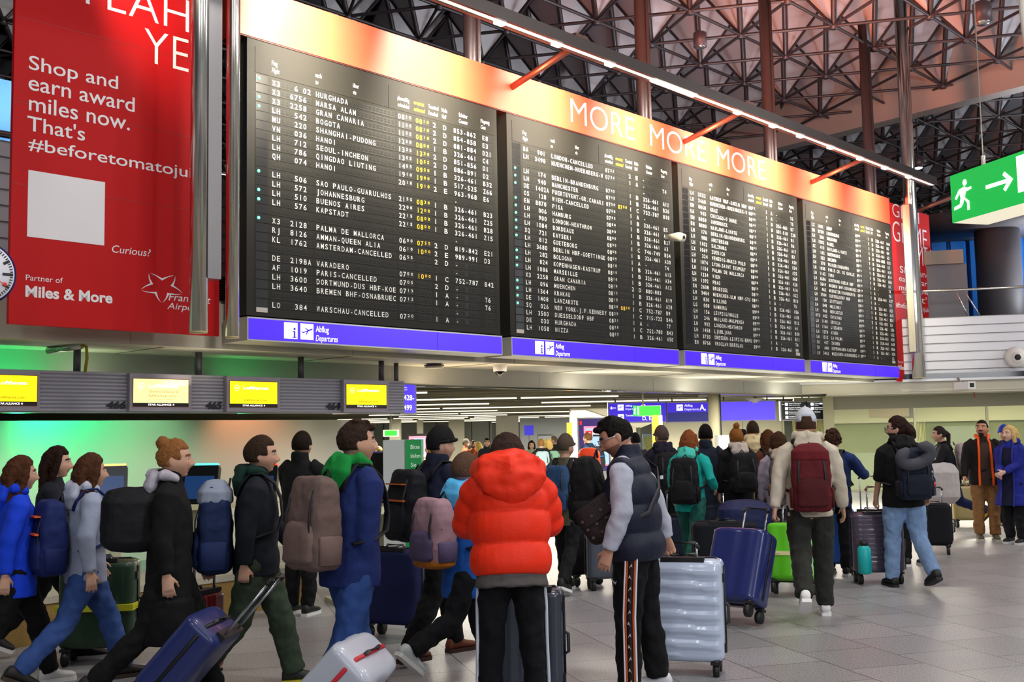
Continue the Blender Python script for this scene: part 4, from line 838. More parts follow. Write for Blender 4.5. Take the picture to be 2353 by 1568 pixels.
# ---------------------------------------------------------------- cameras, clock, ceiling fittings
u, z = at_plane(1149, 866, 12.9); t = wthing('dome_camera', 'white dome camera with a black bubble hanging under the soffit in the middle', 'security camera', u, 12.9, z)
mb = MB(); mb.ell((0, 0, .10), (.085, .085, .10), 20, 10); mb.build('bubble', M('#0a0a0c', .08), t); mb = MB(); mb.tube([(0, 0, .09), (0, 0, .22), (0, 0, .25)], [.115, .12, .09], n=24); mb.build('housing', M('#dedbe2', .4), t); mb = MB(); mb.tube([(0, 0, .24), (0, 0, Z1 + .03 - z)], .035, n=10); mb.build('stem', M('#8a8486', .4, .5), t)
u, z = at_plane(1562, 545, 11.5); t = wthing('board_camera', 'small white camera between the second and third boards', 'security camera', u, 11.55, z)
mb = MB(); mb.tube([(0, -.12, -.02), (0, -.06, 0), (0, .16, .02)], [(.10, .075), (.11, .085), (.08, .06)], n=14, sq=4); mb.build('housing', M('#e6e0cc', .4), t); mb = MB(); mb.ell((.02, -.13, -.01), (.035, .02, .035), 12, 8); mb.build('lens', BLACK, t); mb = MB(); mb.tube([(-.05, .1, 0), (-.05, .5, 0)], .02, n=8); mb.build('arm', STEEL, t)
s_, z = rt_local(2204, 888, 1.5); t = thing('bullet_camera', 'white bullet camera with a red cable below the right gallery ledge', 'security camera', (cx + s_ * math.cos(RA) - (-1.75) * math.sin(RA), cy + s_ * math.sin(RA) + (-1.75) * math.cos(RA), z), RA + R(30))
mb = MB(); mb.box(-.11, .11, -.40, .12, -.09, .09); mb.build('housing', M('#e8e6e4', .4), t); mb = MB(); mb.box(-.06, .06, -.41, -.40, -.05, .05); mb.build('lens', BLACK, t); mb = MB(); mb.tube([(0, 0, .09), (0, .1, .2)], .03, n=8); mb.build('bracket', STEEL, t); mb = MB(); mb.tube([(.1, .05, 0), (.5, .15, .0), (.52, .15, -.3)], .014, n=6); mb.build('red_cable', M('#a81818', .5), t)
s_, z = rt_local(2335, 820, 1.55); t = thing('dome_camera', 'large white round camera on the slatted parapet at the right edge', 'security camera', (cx + s_ * math.cos(RA) - (-1.52) * math.sin(RA), cy + s_ * math.sin(RA) + (-1.52) * math.cos(RA), z), RA)
mb = MB(); mb.tube([(0, .1, 0), (0, -.12, -.02), (0, -.2, -.03)], [.26, .25, .18], n=24, ref=(1, 0, 0)); mb.build('housing', M('#ece9e4', .4), t); mb = MB(); mb.ell((.0, -.2, -.03), (.15, .12, .15), 20, 10); mb.build('eyeball', M('#ece9e4', .35), t); mb = MB(); mb.ell((-.02, -.31, -.03), (.075, .03, .075), 16, 8); mb.build('lens', BLACK, t)
u, z = at_plane(988, 836, 13.4); t = wthing('ceiling_speaker', 'round pale fitting on the soffit left of the hanging dome camera', 'ceiling fitting', u, 13.3, Z1)
mb = MB(); mb.tube([(0, 0, -.05), (0, 0, .02)], [.16, .12], n=24); mb.build('dish', M('#cfc5ab', .5), t); mb = MB(); mb.tube([(0, 0, -.02), (0, 0, .0)], .165, n=24); mb.build('gap_ring', DARK, t)
c_ = at_depth(1735, 922, 29.0); t = thing('ceiling_cone', 'white funnel shaped ceiling fitting above the plain blue sign', 'ceiling fitting', (c_[0], c_[1], c_[2]), 0)
mb = MB(); mb.tube([(0, 0, -.05), (0, 0, .0), (0, 0, .07)], [.06, .10, .27], n=20); mb.build('funnel', M('#e6e2dc', .4), t); mb = MB(); mb.tube([(0, 0, .07), (0, 0, LH - c_[2])], .03, n=8); mb.build('stem', STEEL, t)
def down(px, py, Y, label, r, lit=False):
    p = at_depth(px, py, Y); t = thing('roof_spotlight', label, 'spotlight', tuple(p), 0); mb = MB(); mb.tube([(0, 0, 0), (0, 0, r * 2.1), (0, 0, r * 2.3)], [r, r, r * .7], n=18); mb.build('can', M('#5b5056', .45, .4), t)
    mb = MB(); mb.ell((0, 0, 0), (r * .86, r * .86, r * .3), 16, 8); mb.build('reflector', M('#cfe0ff', .2, .4, 6.0) if lit else M('#cfc9c6', .15, .9), t); mb = MB(); mb.tube([(0, 0, r * 2.3), (0, 0, ZC + 1.9 - p[2])], .03, n=6); mb.build('stem', M('#3c383c', .5), t)
down(1609, 108, 27, 'unlit can spotlight hanging under the roof above the light bar', .17); down(2258, 52, 22, 'unlit can spotlight hanging under the roof at the upper right corner', .19); down(2110, 386, 38, 'small lit black spotlight near the right end of the light bar', .17, True)
# station clock at the left edge
uc, zcn = at_plane(-41, 628, 10.2); t = wthing('station_clock', 'round white station clock with a dark blue rim, cut by the left edge', 'clock', uc, 10.2, zcn); rc = at_plane(33, 622, 10.2)[0] - uc
mb = MB(); n = 48
mb.tube([(0, -.04, 0), (0, .18, 0)], rc, n=n); mb.tube([(0, -.05, 0), (0, -.04, 0)], rc, n=n); mb.build('rim', M('#1c1060', .35), t)
mb = MB(); mb.tube([(0, -.056, 0), (0, -.05, 0)], rc * .93, n=n); mb.build('dial', M('#dcdce6', .4, 0, .12), t)
mb = MB()
for k in range(60):
    a = k * math.pi / 30; big = k % 5 == 0; r0, r1, wd_ = (.62 if k % 15 == 0 else .66, .88, .045) if big else (.79, .88, .018); c, s_ = math.cos(a), math.sin(a)
    if k in (0,): r0 = .55
    mb.add([(rc * (r0 * c - wd_ * s_), -.06, rc * (r0 * s_ + wd_ * c)), (rc * (r1 * c - wd_ * s_), -.06, rc * (r1 * s_ + wd_ * c)), (rc * (r1 * c + wd_ * s_), -.06, rc * (r1 * s_ - wd_ * c)), (rc * (r0 * c + wd_ * s_), -.06, rc * (r0 * s_ - wd_ * c))], [(0, 1, 2, 3)])
mb.build('minute_marks', NUM, t)
for nm, a, l, wd_, mm in (('hour_hand', 215, .55, .03, NUM), ('minute_hand', 100, .8, .022, NUM), ('second_hand', -28, .78, .012, M('#e03020', .5))):
    c, s_ = math.cos(R(a)), math.sin(R(a)); mb = MB(); mb.add([(rc * (-.12 * c - wd_ * s_), -.066, rc * (-.12 * s_ + wd_ * c)), (rc * (l * c - wd_ * s_), -.066, rc * (l * s_ + wd_ * c)), (rc * (l * c + wd_ * s_), -.066, rc * (l * s_ - wd_ * c)), (rc * (-.12 * c + wd_ * s_), -.066, rc * (-.12 * s_ - wd_ * c))], [(0, 1, 2, 3)])
    if nm == 'second_hand': mb.ell((rc * .70 * c, -.066, rc * .70 * s_), (rc * .07, .004, rc * .07), 14, 6)
    mb.build(nm, mm, t)
mb = MB(); mb.tube([(0, .1, rc), (0, .1, 3.0), (0, 1.6, 3.0)], .05, n=10); mb.tube([(0, .1, 3.0), (0, 2.2, 3.0)], .04, n=8); mb.build('hanger', M('#4c4a52', .5, .5), t)
# coloured lamps over the check-in partition
wspot(6.2, 13.9, 2.5, 6.6, 14.6, 1.7, 120, (.0, 1, .40), 110); wspot(4.0, 13.9, 2.5, 4.4, 14.6, 1.7, 70, (.05, 1, .5), 110); wspot(9.3, 13.9, 2.5, 9.5, 14.6, 1.7, 40, (1, .40, .2), 105); wspot(7.8, 13.9, 2.5, 7.8, 14.6, 1.5, 18, (.3, 1, .5), 100)
for u_ in (4.6, 6.0, 7.6, 10.3): wspot(u_, 13.2, .95, u_, 14.6, 1.15, 13, (1, .93, .62), 85, 1, 'kiosk_glow')
wspot(5.5, 13.5, 2.0, 5.5, 13.45, 2.86, 70, (.02, 1, .25), 150); wspot(8.6, 13.5, 2.05, 9.2, 13.5, 2.86, 30, (.02, 1, .2), 140); wspot(3.0, 13.5, 2.0, 3.0, 13.45, 2.86, 45, (.02, 1, .25), 150); wspot(11, 13.3, 2.2, 11.6, 13.4, 2.86, 6, (1, .6, .2), 140)

# pipe with a yellow hose under the soffit at the left
a = at_plane(112, 806, 13.5); c_ = at_plane(186, 786, 12.9); t = thing('drain_pipe', 'short steel pipe with a drooping yellow hose under the soffit at the left', 'pipe', W(a[0], 13.5, a[1]), 0)
w0 = np.array(W(a[0], 13.5, a[1])); w1 = np.array(W(c_[0], 12.9, c_[1] - .04)) - w0; w2 = np.array(W(pc(200, 850, 12.95)[0], 13.0, zT)) - w0
mb = MB(); mb.tube([(0, 0, 0), tuple(w1)], .05, n=12); mb.tube([(0, 0, 0), (0, 0, Z1 + .03 - a[1])], .018, n=6); mb.tube([tuple(w1), (w1[0], w1[1], Z1 + .03 - a[1])], .018, n=6); mb.build('pipe', CHROME, t)
mb = MB(); mb.tube([tuple(w1), tuple(w1 + np.array([.06, .02, -.02])), tuple(w1 * .5 + w2 * .5 + np.array([.05, 0, .0])), tuple(w2)], .02, n=8); mb.build('hose', M('#b39a1c', .5), t)
# ---------------------------------------------------------------- figures
PEND = []                            # meshes whose surfaces are fused at the end
def nrm(v): v = np.asarray(v, float); return v / (np.linalg.norm(v) + 1e-9)
def rotx(a): c, s = math.cos(a), math.sin(a); return np.array([[1, 0, 0], [0, c, -s], [0, s, c]])
def rotz(a): c, s = math.cos(a), math.sin(a); return np.array([[c, -s, 0], [s, c, 0], [0, 0, 1]])
def fuse(o, vox, smooth=3, disp=None, post=None): PEND.append((o, vox, smooth, disp, post)); return o
def gs(x, m, s): return math.exp(-((x - m) / s) ** 2)
def head_fn(jaw=1.0, nose=1.0):
    def fn(d, p):
        x, y, z = p; zz = z / .118
        if zz < 0:
            q = (-zz) ** 2.0; x *= 1 - .30 * q * jaw
            if y > 0: y = y * (1 - .0 * q) + .020 * q * min(1, y / .05) * jaw     # the jaw comes forward under the mouth
            else: y = y * (1 - .45 * q) + .012 * q
            x = x * (1 + .10 * gs(z, -.045, .03))
        if y > 0:
            y *= .965 - .05 * max(0, zz)
            fx = gs(x, 0, .055)
            y += nose * (.030 * gs(x, 0, .0115 + .004 * (z < -.03)) * gs(z, -.036, .013) + .021 * gs(x, 0, .011) * gs(z, -.018, .016) + .010 * gs(x, 0, .012) * gs(z, .004, .014) + .008 * (gs(x, .013, .007) + gs(x, -.013, .007)) * gs(z, -.041, .008))
            y += .007 * gs(z, .024, .010) * fx - .011 * (gs(x, .033, .015) + gs(x, -.033, .015)) * gs(z, .004, .012)
            y += .0065 * gs(x, 0, .022) * (gs(z, -.061, .006) + .9 * gs(z, -.073, .007)) - .006 * gs(x, 0, .026) * gs(z, -.067, .004) - .005 * gs(x, 0, .028) * gs(z, -.084, .007) + .013 * gs(x, 0, .024) * gs(z, -.103, .013)
            y += .005 * (gs(x, .046, .02) + gs(x, -.046, .02)) * gs(z, -.022, .02)
        else: y -= .014 * gs(z, .025, .06)
        return np.array([x, y, z])
    return fn
HEAD_R = np.array([.077, .094, .118]); HK = 1.07
def person(label, px, Y, h=1.72, face=90, legs=((0, 0), (0, 0)), armL=None, armR=None, lean=0, hp=0, hy=0, w=1.0, skin='#c99a80', far=False,
           hair='short', hairc='#2a1c14', top='#20242c', toplen=.12, bulk=.03, hood=None, collar=None, trou='#16181d', tw=1.0, shoe='#1a1a1c', sole='#e8e6e2', puff=0, vest=False, sleeve=None,
           beard=None, glasses=None, coat=False, shirt=None, spread=.0, grip=(False, False), group=None, cat='person', feet=True, vox=None, open_front=None, rootxy=None, skirt=None, twist=0, eyes=None, hair2=None, short=False, goatee=None):
    s = h / 1.75; P = {}
    g = rootxy or on_floor(px, Y)
    root = thing('person', label, cat, g, R(face - 90), group)
    Rl = rotx(-R(lean)); Rl = Rl @ rotz(R(twist))
    z0 = .93 * s; hip = {}; kn = {}; an = {}; ft = {}
    low = 9
    for i, sd in ((0, -1), (1, 1)):
        a, b = R(legs[i][0]), R(legs[i][1]); H = np.array([sd * .092 * s, 0, z0]); sp = sd * (spread + .02)
        K = H + .43 * s * np.array([sp, math.sin(a), -math.cos(a)]); A = K + .42 * s * np.array([sp * .6, math.sin(a - b), -math.cos(a - b)])
        fp = legs[i][2] if len(legs[i]) > 2 else (max(0, b - a - R(15)) * 57.3 * .8 if b > R(20) else 0)
        hip[sd], kn[sd], an[sd] = H, K, A; Rf = rotx(-R(fp)); ft[sd] = Rf
        low = min(low, (A + Rf @ np.array([0, .17, -.085]) * s)[2], (A + Rf @ np.array([0, -.07, -.085]) * s)[2])
    dz = np.array([0, 0, -low])
    for dct in (hip, kn, an):
        for k in dct: dct[k] = dct[k] + dz
    pel = np.array([0, 0, z0 - low])
    up = lambda x, y, z: pel + Rl @ (np.array([x, y, z]) * s)
    shl = .185 * (.5 + .5 * w)
    Sh = {sd: up(sd * shl, -.005, .50) for sd in (-1, 1)}
    neck = up(0, -.012, .555); hb = up(0, .005, .60)
    Rh = rotz(R(face * 0 + hy)) @ rotx(-R(hp)); hc = hb + Rh @ (np.array([0, .022, .100]) * s); s0 = s; sh_ = s * HK
    arms = {-1: armL, 1: armR}; E_, Wr, hd = {}, {}, {}
    for sd in (-1, 1):
        A = arms[sd] or ('fk', 0, 10, 12, 0)
        if A[0] == 'w': A = ('ik', rotz(-R(face - 90)) @ (np.array(A[1]) - np.array(g))) + tuple(A[2:])
        if A[0] == 'fk':
            f, ab, bend, inw = R(A[1]), R(A[2]), R(A[3]), R(A[4] if len(A) > 4 else 0)
            d1 = np.array([sd * math.sin(ab), math.cos(ab) * math.sin(f), -math.cos(ab) * math.cos(f)]); e = Sh[sd] + d1 * .285 * s
            ab2 = ab * .5 - inw; d2 = np.array([sd * math.sin(ab2), math.cos(ab2) * math.sin(f + bend), -math.cos(ab2) * math.cos(f + bend)]); wpt = e + d2 * .255 * s
        else:
            T = np.array(A[1]); v = T - Sh[sd]; L1, L2 = .285 * s, .265 * s; dd = min(np.linalg.norm(v), (L1 + L2) * .995); v = nrm(v)
            c_ = (L1 * L1 + dd * dd - L2 * L2) / (2 * L1 * dd); c_ = max(-1, min(1, c_)); pole = np.array(A[2] if len(A) > 2 else (sd * .35, -1, -.35)); pole = nrm(pole - v * pole.dot(v))
            e = Sh[sd] + L1 * (v * c_ + pole * math.sqrt(1 - c_ * c_)); wpt = Sh[sd] + v * dd; d2 = nrm(wpt - e)
        E_[sd], Wr[sd], hd[sd] = e, wpt, d2
    vx = vox or (.0145 if far else .0075)
    # ---- body: head, neck, trunk, limbs, hands as one surface
    b = MB(); N = 8 if far else 12
    b.ell(hc, HEAD_R * sh_, 24 if far else 56, 16 if far else 44, 0, lambda d, p: Rh @ (head_fn()(d, p / sh_) * sh_))
    if not far or eyes:
        for sd in (-1, 1):
            c = hc + Rh @ (np.array([sd * .078, -.012, -.012]) * sh_); b.ell(c, np.array([.009, .020, .032]) * sh_, 8, 8, 0, lambda d, p: Rh @ rotz(sd * .35) @ p)
    b.tube([neck + Rl @ np.array([0, 0, -.05]) * s, neck, hb + Rh @ np.array([0, .0, .03]) * s], [.062 * s, .056 * s, .054 * s], n=N)
    rg = [(-.10, .155, .10), (.0, .16, .105), (.13, .135, .09), (.30, .155, .105), (.42, .14, .09), (.48, .11, .065), (.545, .055, .052)]
    b.tube([up(0, -.005, z) for z, _, _ in rg], [(rx * s * w, ry * s * w) for _, rx, ry in rg], n=N + 4)
    for sd in (-1, 1):
        b.tube([hip[sd] + (0, 0, .05), hip[sd], kn[sd], an[sd] - np.array([0, 0, .02])], [.07 * s, .075 * s, .052 * s, .035 * s], n=N, rnd=.5)
        b.tube([up(sd * .08, -.005, .46), Sh[sd] - Rl @ np.array([sd * .01, 0, .03]) * s, E_[sd], Wr[sd]], [.045 * s, .042 * s, .036 * s, .027 * s], n=N, rnd=.5)
        hand(b, Wr[sd], hd[sd], sd, s, 70 if grip[0 if sd < 0 else 1] else 24, far)
    bo = b.build('body', [M(skin, .5, 0, 0, None, (30, .08)), M(beard or '#2a1c14', .8, 0, 0, (200, .4)), M('#9a5a52', .45)], root)
    def post(me, hc=hc, Rh=Rh, s=sh_, beard=beard, goatee=goatee):
        n = len(me.polygons); c = np.zeros(n * 3); me.polygons.foreach_get('center', c); q = ((c.reshape(-1, 3) - hc) @ Rh) / s; mi = np.zeros(n, int)
        lips = (np.abs(q[:, 0]) < .024) & (q[:, 2] < -.056) & (q[:, 2] > -.071) & (q[:, 1] > .06); mi[lips] = 2
        if beard:
            bd = (q[:, 2] < (-.045 if goatee is None else -.075)) & (np.abs(q[:, 0]) < (1 if goatee is None else .034)) & (q[:, 2] > -.14) & (q[:, 1] > .0) & ~lips & (q[:, 1] > -.02 - .8 * (q[:, 2] + .05)) | ((np.abs(q[:, 0]) < .034) & (q[:, 2] < -.044) & (q[:, 2] > -.055) & (q[:, 1] > .06)); mi[bd] = 1
        me.polygons.foreach_set('material_index', mi.astype(np.int32))
    fuse(bo, vx, 2, None, post)
    if eyes or (not far and eyes is None):
        ey = MB()
        for sd in (-1, 1):
            c = hc + Rh @ (np.array([sd * .033, .0745, .004]) * sh_); ey.ell(c, np.array([.0135, .0075, .0065]) * sh_, 10, 8, 0, lambda d, p: Rh @ p); c2 = hc + Rh @ (np.array([sd * .033, .0812, .004]) * sh_); ey.ell(c2, np.array([.0062, .0022, .0062]) * sh_, 10, 6, 1, lambda d, p: Rh @ p)
            c3 = [hc + Rh @ (np.array([sd * a_, y_, z_]) * sh_) for a_, y_, z_ in ((.014, .089, .023), (.034, .086, .028), (.054, .072, .024))]; ey.tube(c3, [(.004 * sh_, .006 * sh_)] * 3, n=6, m=2, rnd=1)
        ey.build('eyes', [M('#e6e0da', .3), M('#1a110c', .2), M(hairc if hair != 'grey' else '#55504c', .8)], root)
    # ---- trousers
    q = MB(); tl = .055 * tw
    q.tube([up(0, 0, .09), up(0, 0, .0), pel + np.array([0, 0, -.07 * s])], [(.150 * s * w + .012, .105 * s * w + .012), (.168 * s * w + .012, .118 * s * w + .014), (.165 * s * w + .01, .112 * s * w + .012)], n=18, rnd=.4)
    for sd in (-1, 1):
        A2 = an[sd] + np.array([0, 0, .0]); m1 = (kn[sd] + an[sd]) / 2
        q.tube([hip[sd] + (0, 0, .0), hip[sd] * .5 + kn[sd] * .5, kn[sd], m1, A2], [(.092 * s * w + .012 * tw, .102 * s * w + .012 * tw), (.079 * s * w + .014 * tw, .084 * s * w + .014 * tw), (.058 * s + .018 * tw, .062 * s + .018 * tw), (.052 * s + .020 * tw, .055 * s + .020 * tw), (.043 * s + .020 * tw, .046 * s + .022 * tw)], n=14)
    TR = fuse(q.build('trousers', cloth(trou), root), .017 if far else .0115, 2, (.085, .030))
    if skirt: pass
    # ---- shoes
    if feet:
        for sd in (-1, 1): P['shoe%d' % sd] = shoe_(an[sd], ft[sd], s, shoe, sole, root, hi=(shoe == '#111113'))
    # ---- jacket
    q = MB(); bk = bulk * (.72 if not puff else .9); L0 = -toplen
    rg = [(L0, .172 + bk * (1.1 if coat else .7) + (.03 if coat else 0), .118 + bk + (.04 if coat else 0)), (min(L0 + .1, .02) if L0 < -.1 else .0, .174 + bk * .8, .120 + bk), (.13, .158 + bk, .106 + bk), (.30, .168 + bk, .116 + bk), (.42, .164 + bk * .8, .106 + bk * .8), (.50, .142 + bk * .4, .083 + bk * .5), (.55, .080 + bk * .2, .075 + bk * .2), (.585, .064 + bk * .12, .066 + bk * .12)]
    if coat and L0 < -.3: rg.insert(1, (-.2, .182 + bk, .125 + bk * 1.2))
    if puff:
        zs = np.linspace(L0, .50, 64); rz_ = [r_[0] for r_ in rg]; rg2 = []
        for z in zs:
            k = (z - L0) / (.50 - L0) * puff; bul = abs(math.sin(math.pi * k)) ** .5 * .030 - .014
            rg2.append((z, np.interp(z, rz_, [r_[1] for r_ in rg]) + bul, np.interp(z, rz_, [r_[2] for r_ in rg]) + bul))
        rg = rg2 + rg[-2:]
    def tp(z):
        if z >= -.05: return up(0, -.006, z)
        p = up(0, -.006, -.05); d = np.array([0, 0, -1.0]) if coat else Rl @ np.array([0, 0, -1.0]); return p + d * (-.05 - z) * s
    q.tube([tp(r_[0]) for r_ in rg], [(r_[1] * s * w, r_[2] * s * w) for r_ in rg], n=28)
    def sl(mb_, g0=0.0):
        for sd in (-1, 1):
            pts = [up(sd * .05, -.006, .485), up(sd * shl * .74, -.006, .490), Sh[sd] + nrm(E_[sd] - Sh[sd]) * .035 + Rl @ np.array([-sd * .012, 0, -.012]) * s, Sh[sd] * .5 + E_[sd] * .5, E_[sd], E_[sd] * .5 + Wr[sd] * .5, Wr[sd] - hd[sd] * .01]
            rr_ = [.05 + bk * .3, .062 + bk * .4, .064 + bk * .5, .057 + bk * .5, .050 + bk * .5, .045 + bk * .45, .037 + bk * .35]; rr_ = [x + g0 for x in rr_]
            if short: pts, rr_ = pts[:5] + [E_[sd] * .8 + Wr[sd] * .2], rr_[:5] + [rr_[4] * .9]
            if puff and not vest:
                P2, R2 = [pts[0], pts[1]], [rr_[0], rr_[1]]
                for k in range(40):
                    t_ = 2 + 4 * k / 39; i = min(int(t_), 5); u_ = t_ - i; P2.append(pts[i] * (1 - u_) + pts[i + 1] * u_); R2.append(rr_[i] * (1 - u_) + rr_[i + 1] * u_ + .020 * abs(math.sin(math.pi * k / 39 * 4.5)) ** .5 - .008)
                pts, rr_ = P2, R2
            mb_.tube(pts, [x * s for x in rr_], n=16)
    if vest:
        for sd in (-1, 1): q.tube([up(sd * .05, -.006, .47), up(sd * shl * .93, -.006, .47)], [.07 * s, .085 * s], n=14, rnd=.5)
    else: sl(q)
    if collar or hood: q.tube([up(0, -.014, .54), up(0, -.012, .63)], [(.088 * s, .088 * s), (.078 * s, .080 * s)], n=18)
    jname = 'coat' if coat else ('vest' if vest else 'jacket')
    JK = fuse(q.build(jname, top if not isinstance(top, str) else cloth(top, .55 if puff else .85), root), .017 if far else .0105, 1 if puff else 3, (.22 if puff else .13, .016 if puff else .026))
    if vest:
        q = MB(); bk0, bk = bk, .008; sl(q, .012); fuse(q.build('sleeves', cloth(sleeve), root), .0105, 3, (.09, .022)); bk = bk0
    if shirt:
        q = MB(); q.tube([tp(L0 + .02), tp(L0 - .07)], [((.17 + bk * .5) * s * w, (.116 + bk * .8) * s * w), ((.175 + bk * .6) * s * w, (.122 + bk * .8) * s * w)], n=24); fuse(q.build('shirt', cloth(shirt), root), .011, 2, (.1, .02))
    if hood:
        q = MB(); q.tube([up(sd_ * .085, y_, z_) for sd_, y_, z_ in ((-1, .045, .575), (-1.15, -.04, .60), (0, -.115, .595), (1.15, -.04, .60), (1, .045, .575))], [.030 * s, .045 * s, .052 * s, .045 * s, .030 * s], n=10, rnd=.8)
        q.tube([up(0, -.095, .60), up(0, -.125, .52), up(0, -.135, .43)], [(.10 * s, .045 * s), (.125 * s, .050 * s), (.06 * s, .025 * s)], n=14, rnd=.6); fuse(q.build('hood', cloth(hood), JK), .0115 if not far else .017, 3, (.08, .02))
    if open_front:                     # an open jacket showing another colour down the front
        q = MB(); fr_ = [(z, np.interp(z, [r_[0] for r_ in rg], [r_[2] for r_ in rg])) for z in np.linspace(L0 + .0, .50, 14)]
        wd_ = .085; V = []
        for z, ry in fr_:
            for a in (-1, -.5, 0, .5, 1): V.append(tp(z) + Rl @ np.array([a * wd_ * (1 - .35 * max(0, z)), (ry * w * s) * math.sqrt(max(0, 1 - (a * wd_ / .22) ** 2)) + .006, 0]))
        q.add(V, [(i * 5 + j, i * 5 + j + 1, (i + 1) * 5 + j + 1, (i + 1) * 5 + j) for i in range(13) for j in range(4)], 0, True); q.build('sweater', cloth(open_front[0]), root)
        for e_ in (-1, 1):
            q = MB(); q.tube([tp(z) + Rl @ np.array([e_ * (wd_ + .008) * (1 - .35 * max(0, z)), ry * w * s * .955 + .006, 0]) for z, ry in fr_] + [up(e_ * .06, .05, .56), up(e_ * .085, -.03, .60)], [.016] * 14 + [.022, .03], n=8, rnd=1); q.build('lining', cloth(open_front[1], .6), JK)
    # ---- hair and headgear
    hairmesh(root, hair, hairc, hc, Rh, Rl, sh_, far)
    if hair2: hairmesh(root, hair2[0], hair2[1], hc, Rh, Rl, sh_, far)
    if glasses:
        q = MB(); tf = lambda x, y, z: hc + Rh @ (np.array([x, y, z]) * sh_)
        for sd in (-1, 1):
            q.tube([tf(sd * .036 + .024 * math.cos(k * math.pi / 9), .105 - .010 * abs(math.cos(k * math.pi / 9) * .5 + .5 * sd * math.cos(k * math.pi / 9)), .000 + .021 * math.sin(k * math.pi / 9)) for k in range(19)], .0026, n=6)
            q.tube([tf(sd * .062, .094, .006), tf(sd * .080, .05, .008), tf(sd * .083, -.015, .004)], .003, n=6, m=1)
        q.tube([tf(-.012, .108, .004), tf(.012, .108, .004)], .003, n=6); q.build('glasses', [M(glasses, .3, .3), M('#c9cbd4', .25, .8)], root)
    P.update(root=root, TR=TR, JK=JK, s=s, up=up, Rl=Rl, hc=hc, Rh=Rh, Wr=Wr, hd=hd, E=E_, Sh=Sh, pel=pel, an=an, kn=kn, hip=hip, w=w, bulk=bk, tp=tp, face=face, rg=rg, ft=ft)
    return P
def hand(b, wr, d, sd, s, curl, far):
    t = np.array([0, abs(d[2]), 0]) + np.array([0, 0, max(0, d[1])]); t = t - d * t.dot(d); t = nrm(t) if np.linalg.norm(t) > .05 else nrm(np.cross(d, [sd, 0, 0]))
    n = np.cross(d, t); n = n if n[0] * -sd >= 0 else -n
    b.tube([wr - d * .02 * s, wr + d * .03 * s, wr + d * .088 * s], [(.027 * s, .018 * s), (.036 * s, .019 * s), (.041 * s, .015 * s)], ref=t, n=10, rnd=.6)
    if far: b.tube([wr + d * .085 * s, wr + (d * .13 + n * .02) * s, wr + (d * .155 + n * .05) * s], [(.038 * s, .013 * s), (.036 * s, .012 * s), (.03 * s, .010 * s)], ref=t, n=8, rnd=.6); return
    for k, (o, l) in enumerate(((.032, .068), (.0108, .077), (-.0108, .071), (-.032, .055))):
        p = wr + (d * .082 + t * o) * s; pts = [p]; a = 0.0; sp_ = (1.5 - k) * .05
        for j in range(3):
            a += R(curl * (.6 if j == 0 else 1.0)); dr = nrm(d * math.cos(a) + n * math.sin(a) + t * sp_ * (1 if curl < 50 else 0)); p = p + dr * l * s * (.42, .33, .25)[j]; pts.append(p)
        b.tube(pts, [.0092 * s, .0088 * s, .008 * s, .0068 * s], n=8, rnd=.9)
    p = wr + (d * .022 + t * .030 + n * .006) * s; q1 = p + nrm(d * .75 + t * .65 + n * .35) * .042 * s; q2 = q1 + nrm(d * .9 + t * .15 + n * (.5 if curl < 50 else 1.1)) * .034 * s
    b.tube([wr + (d * .01 + t * .012) * s, p, q1, q2], [.013 * s, .0125 * s, .0102 * s, .0075 * s], n=8, rnd=.9)
def shoe_(A, Rf, s, col_, sole, root, hi=False):
    sec = [(-.085, .030, .055), (-.07, .038, .085), (-.02, .040, .10), (.03, .042, .088), (.08, .046, .062), (.13, .047, .050), (.165, .040, .042), (.185, .022, .030)]
    V = []; n = 14; mb = MB()
    for y, w_, hh in sec:
        for j in range(n):
            t = 2 * math.pi * j / n; c, s_ = math.cos(t), math.sin(t); c = math.copysign(abs(c) ** .7, c)
            V.append(A + Rf @ (np.array([w_ * c, y, -.085 + .022 + (hh - .0) * .5 * (1 + s_) * (1.0 if not hi else 1.2)]) * s))
    k = len(sec); mb.add(V, [(i * n + j, i * n + (j + 1) % n, (i + 1) * n + (j + 1) % n, (i + 1) * n + j) for i in range(k - 1) for j in range(n)] + [tuple(range(n - 1, -1, -1)), tuple((k - 1) * n + j for j in range(n))], 0, True)
    V = []
    for z in (-.085, -.056):
        for y, w_, hh in sec: V.append(A + Rf @ (np.array([w_ + .004, y * 1.03, z]) * s))
        for y, w_, hh in reversed(sec): V.append(A + Rf @ (np.array([-w_ - .004, y * 1.03, z]) * s))
    m = 2 * k; mb.add(V, [tuple(range(m - 1, -1, -1)), tuple(range(m, 2 * m))] + [(j, (j + 1) % m, m + (j + 1) % m, m + j) for j in range(m)], 1)
    return mb.build('shoe', [M(col_, .6), M(sole, .6)], root)
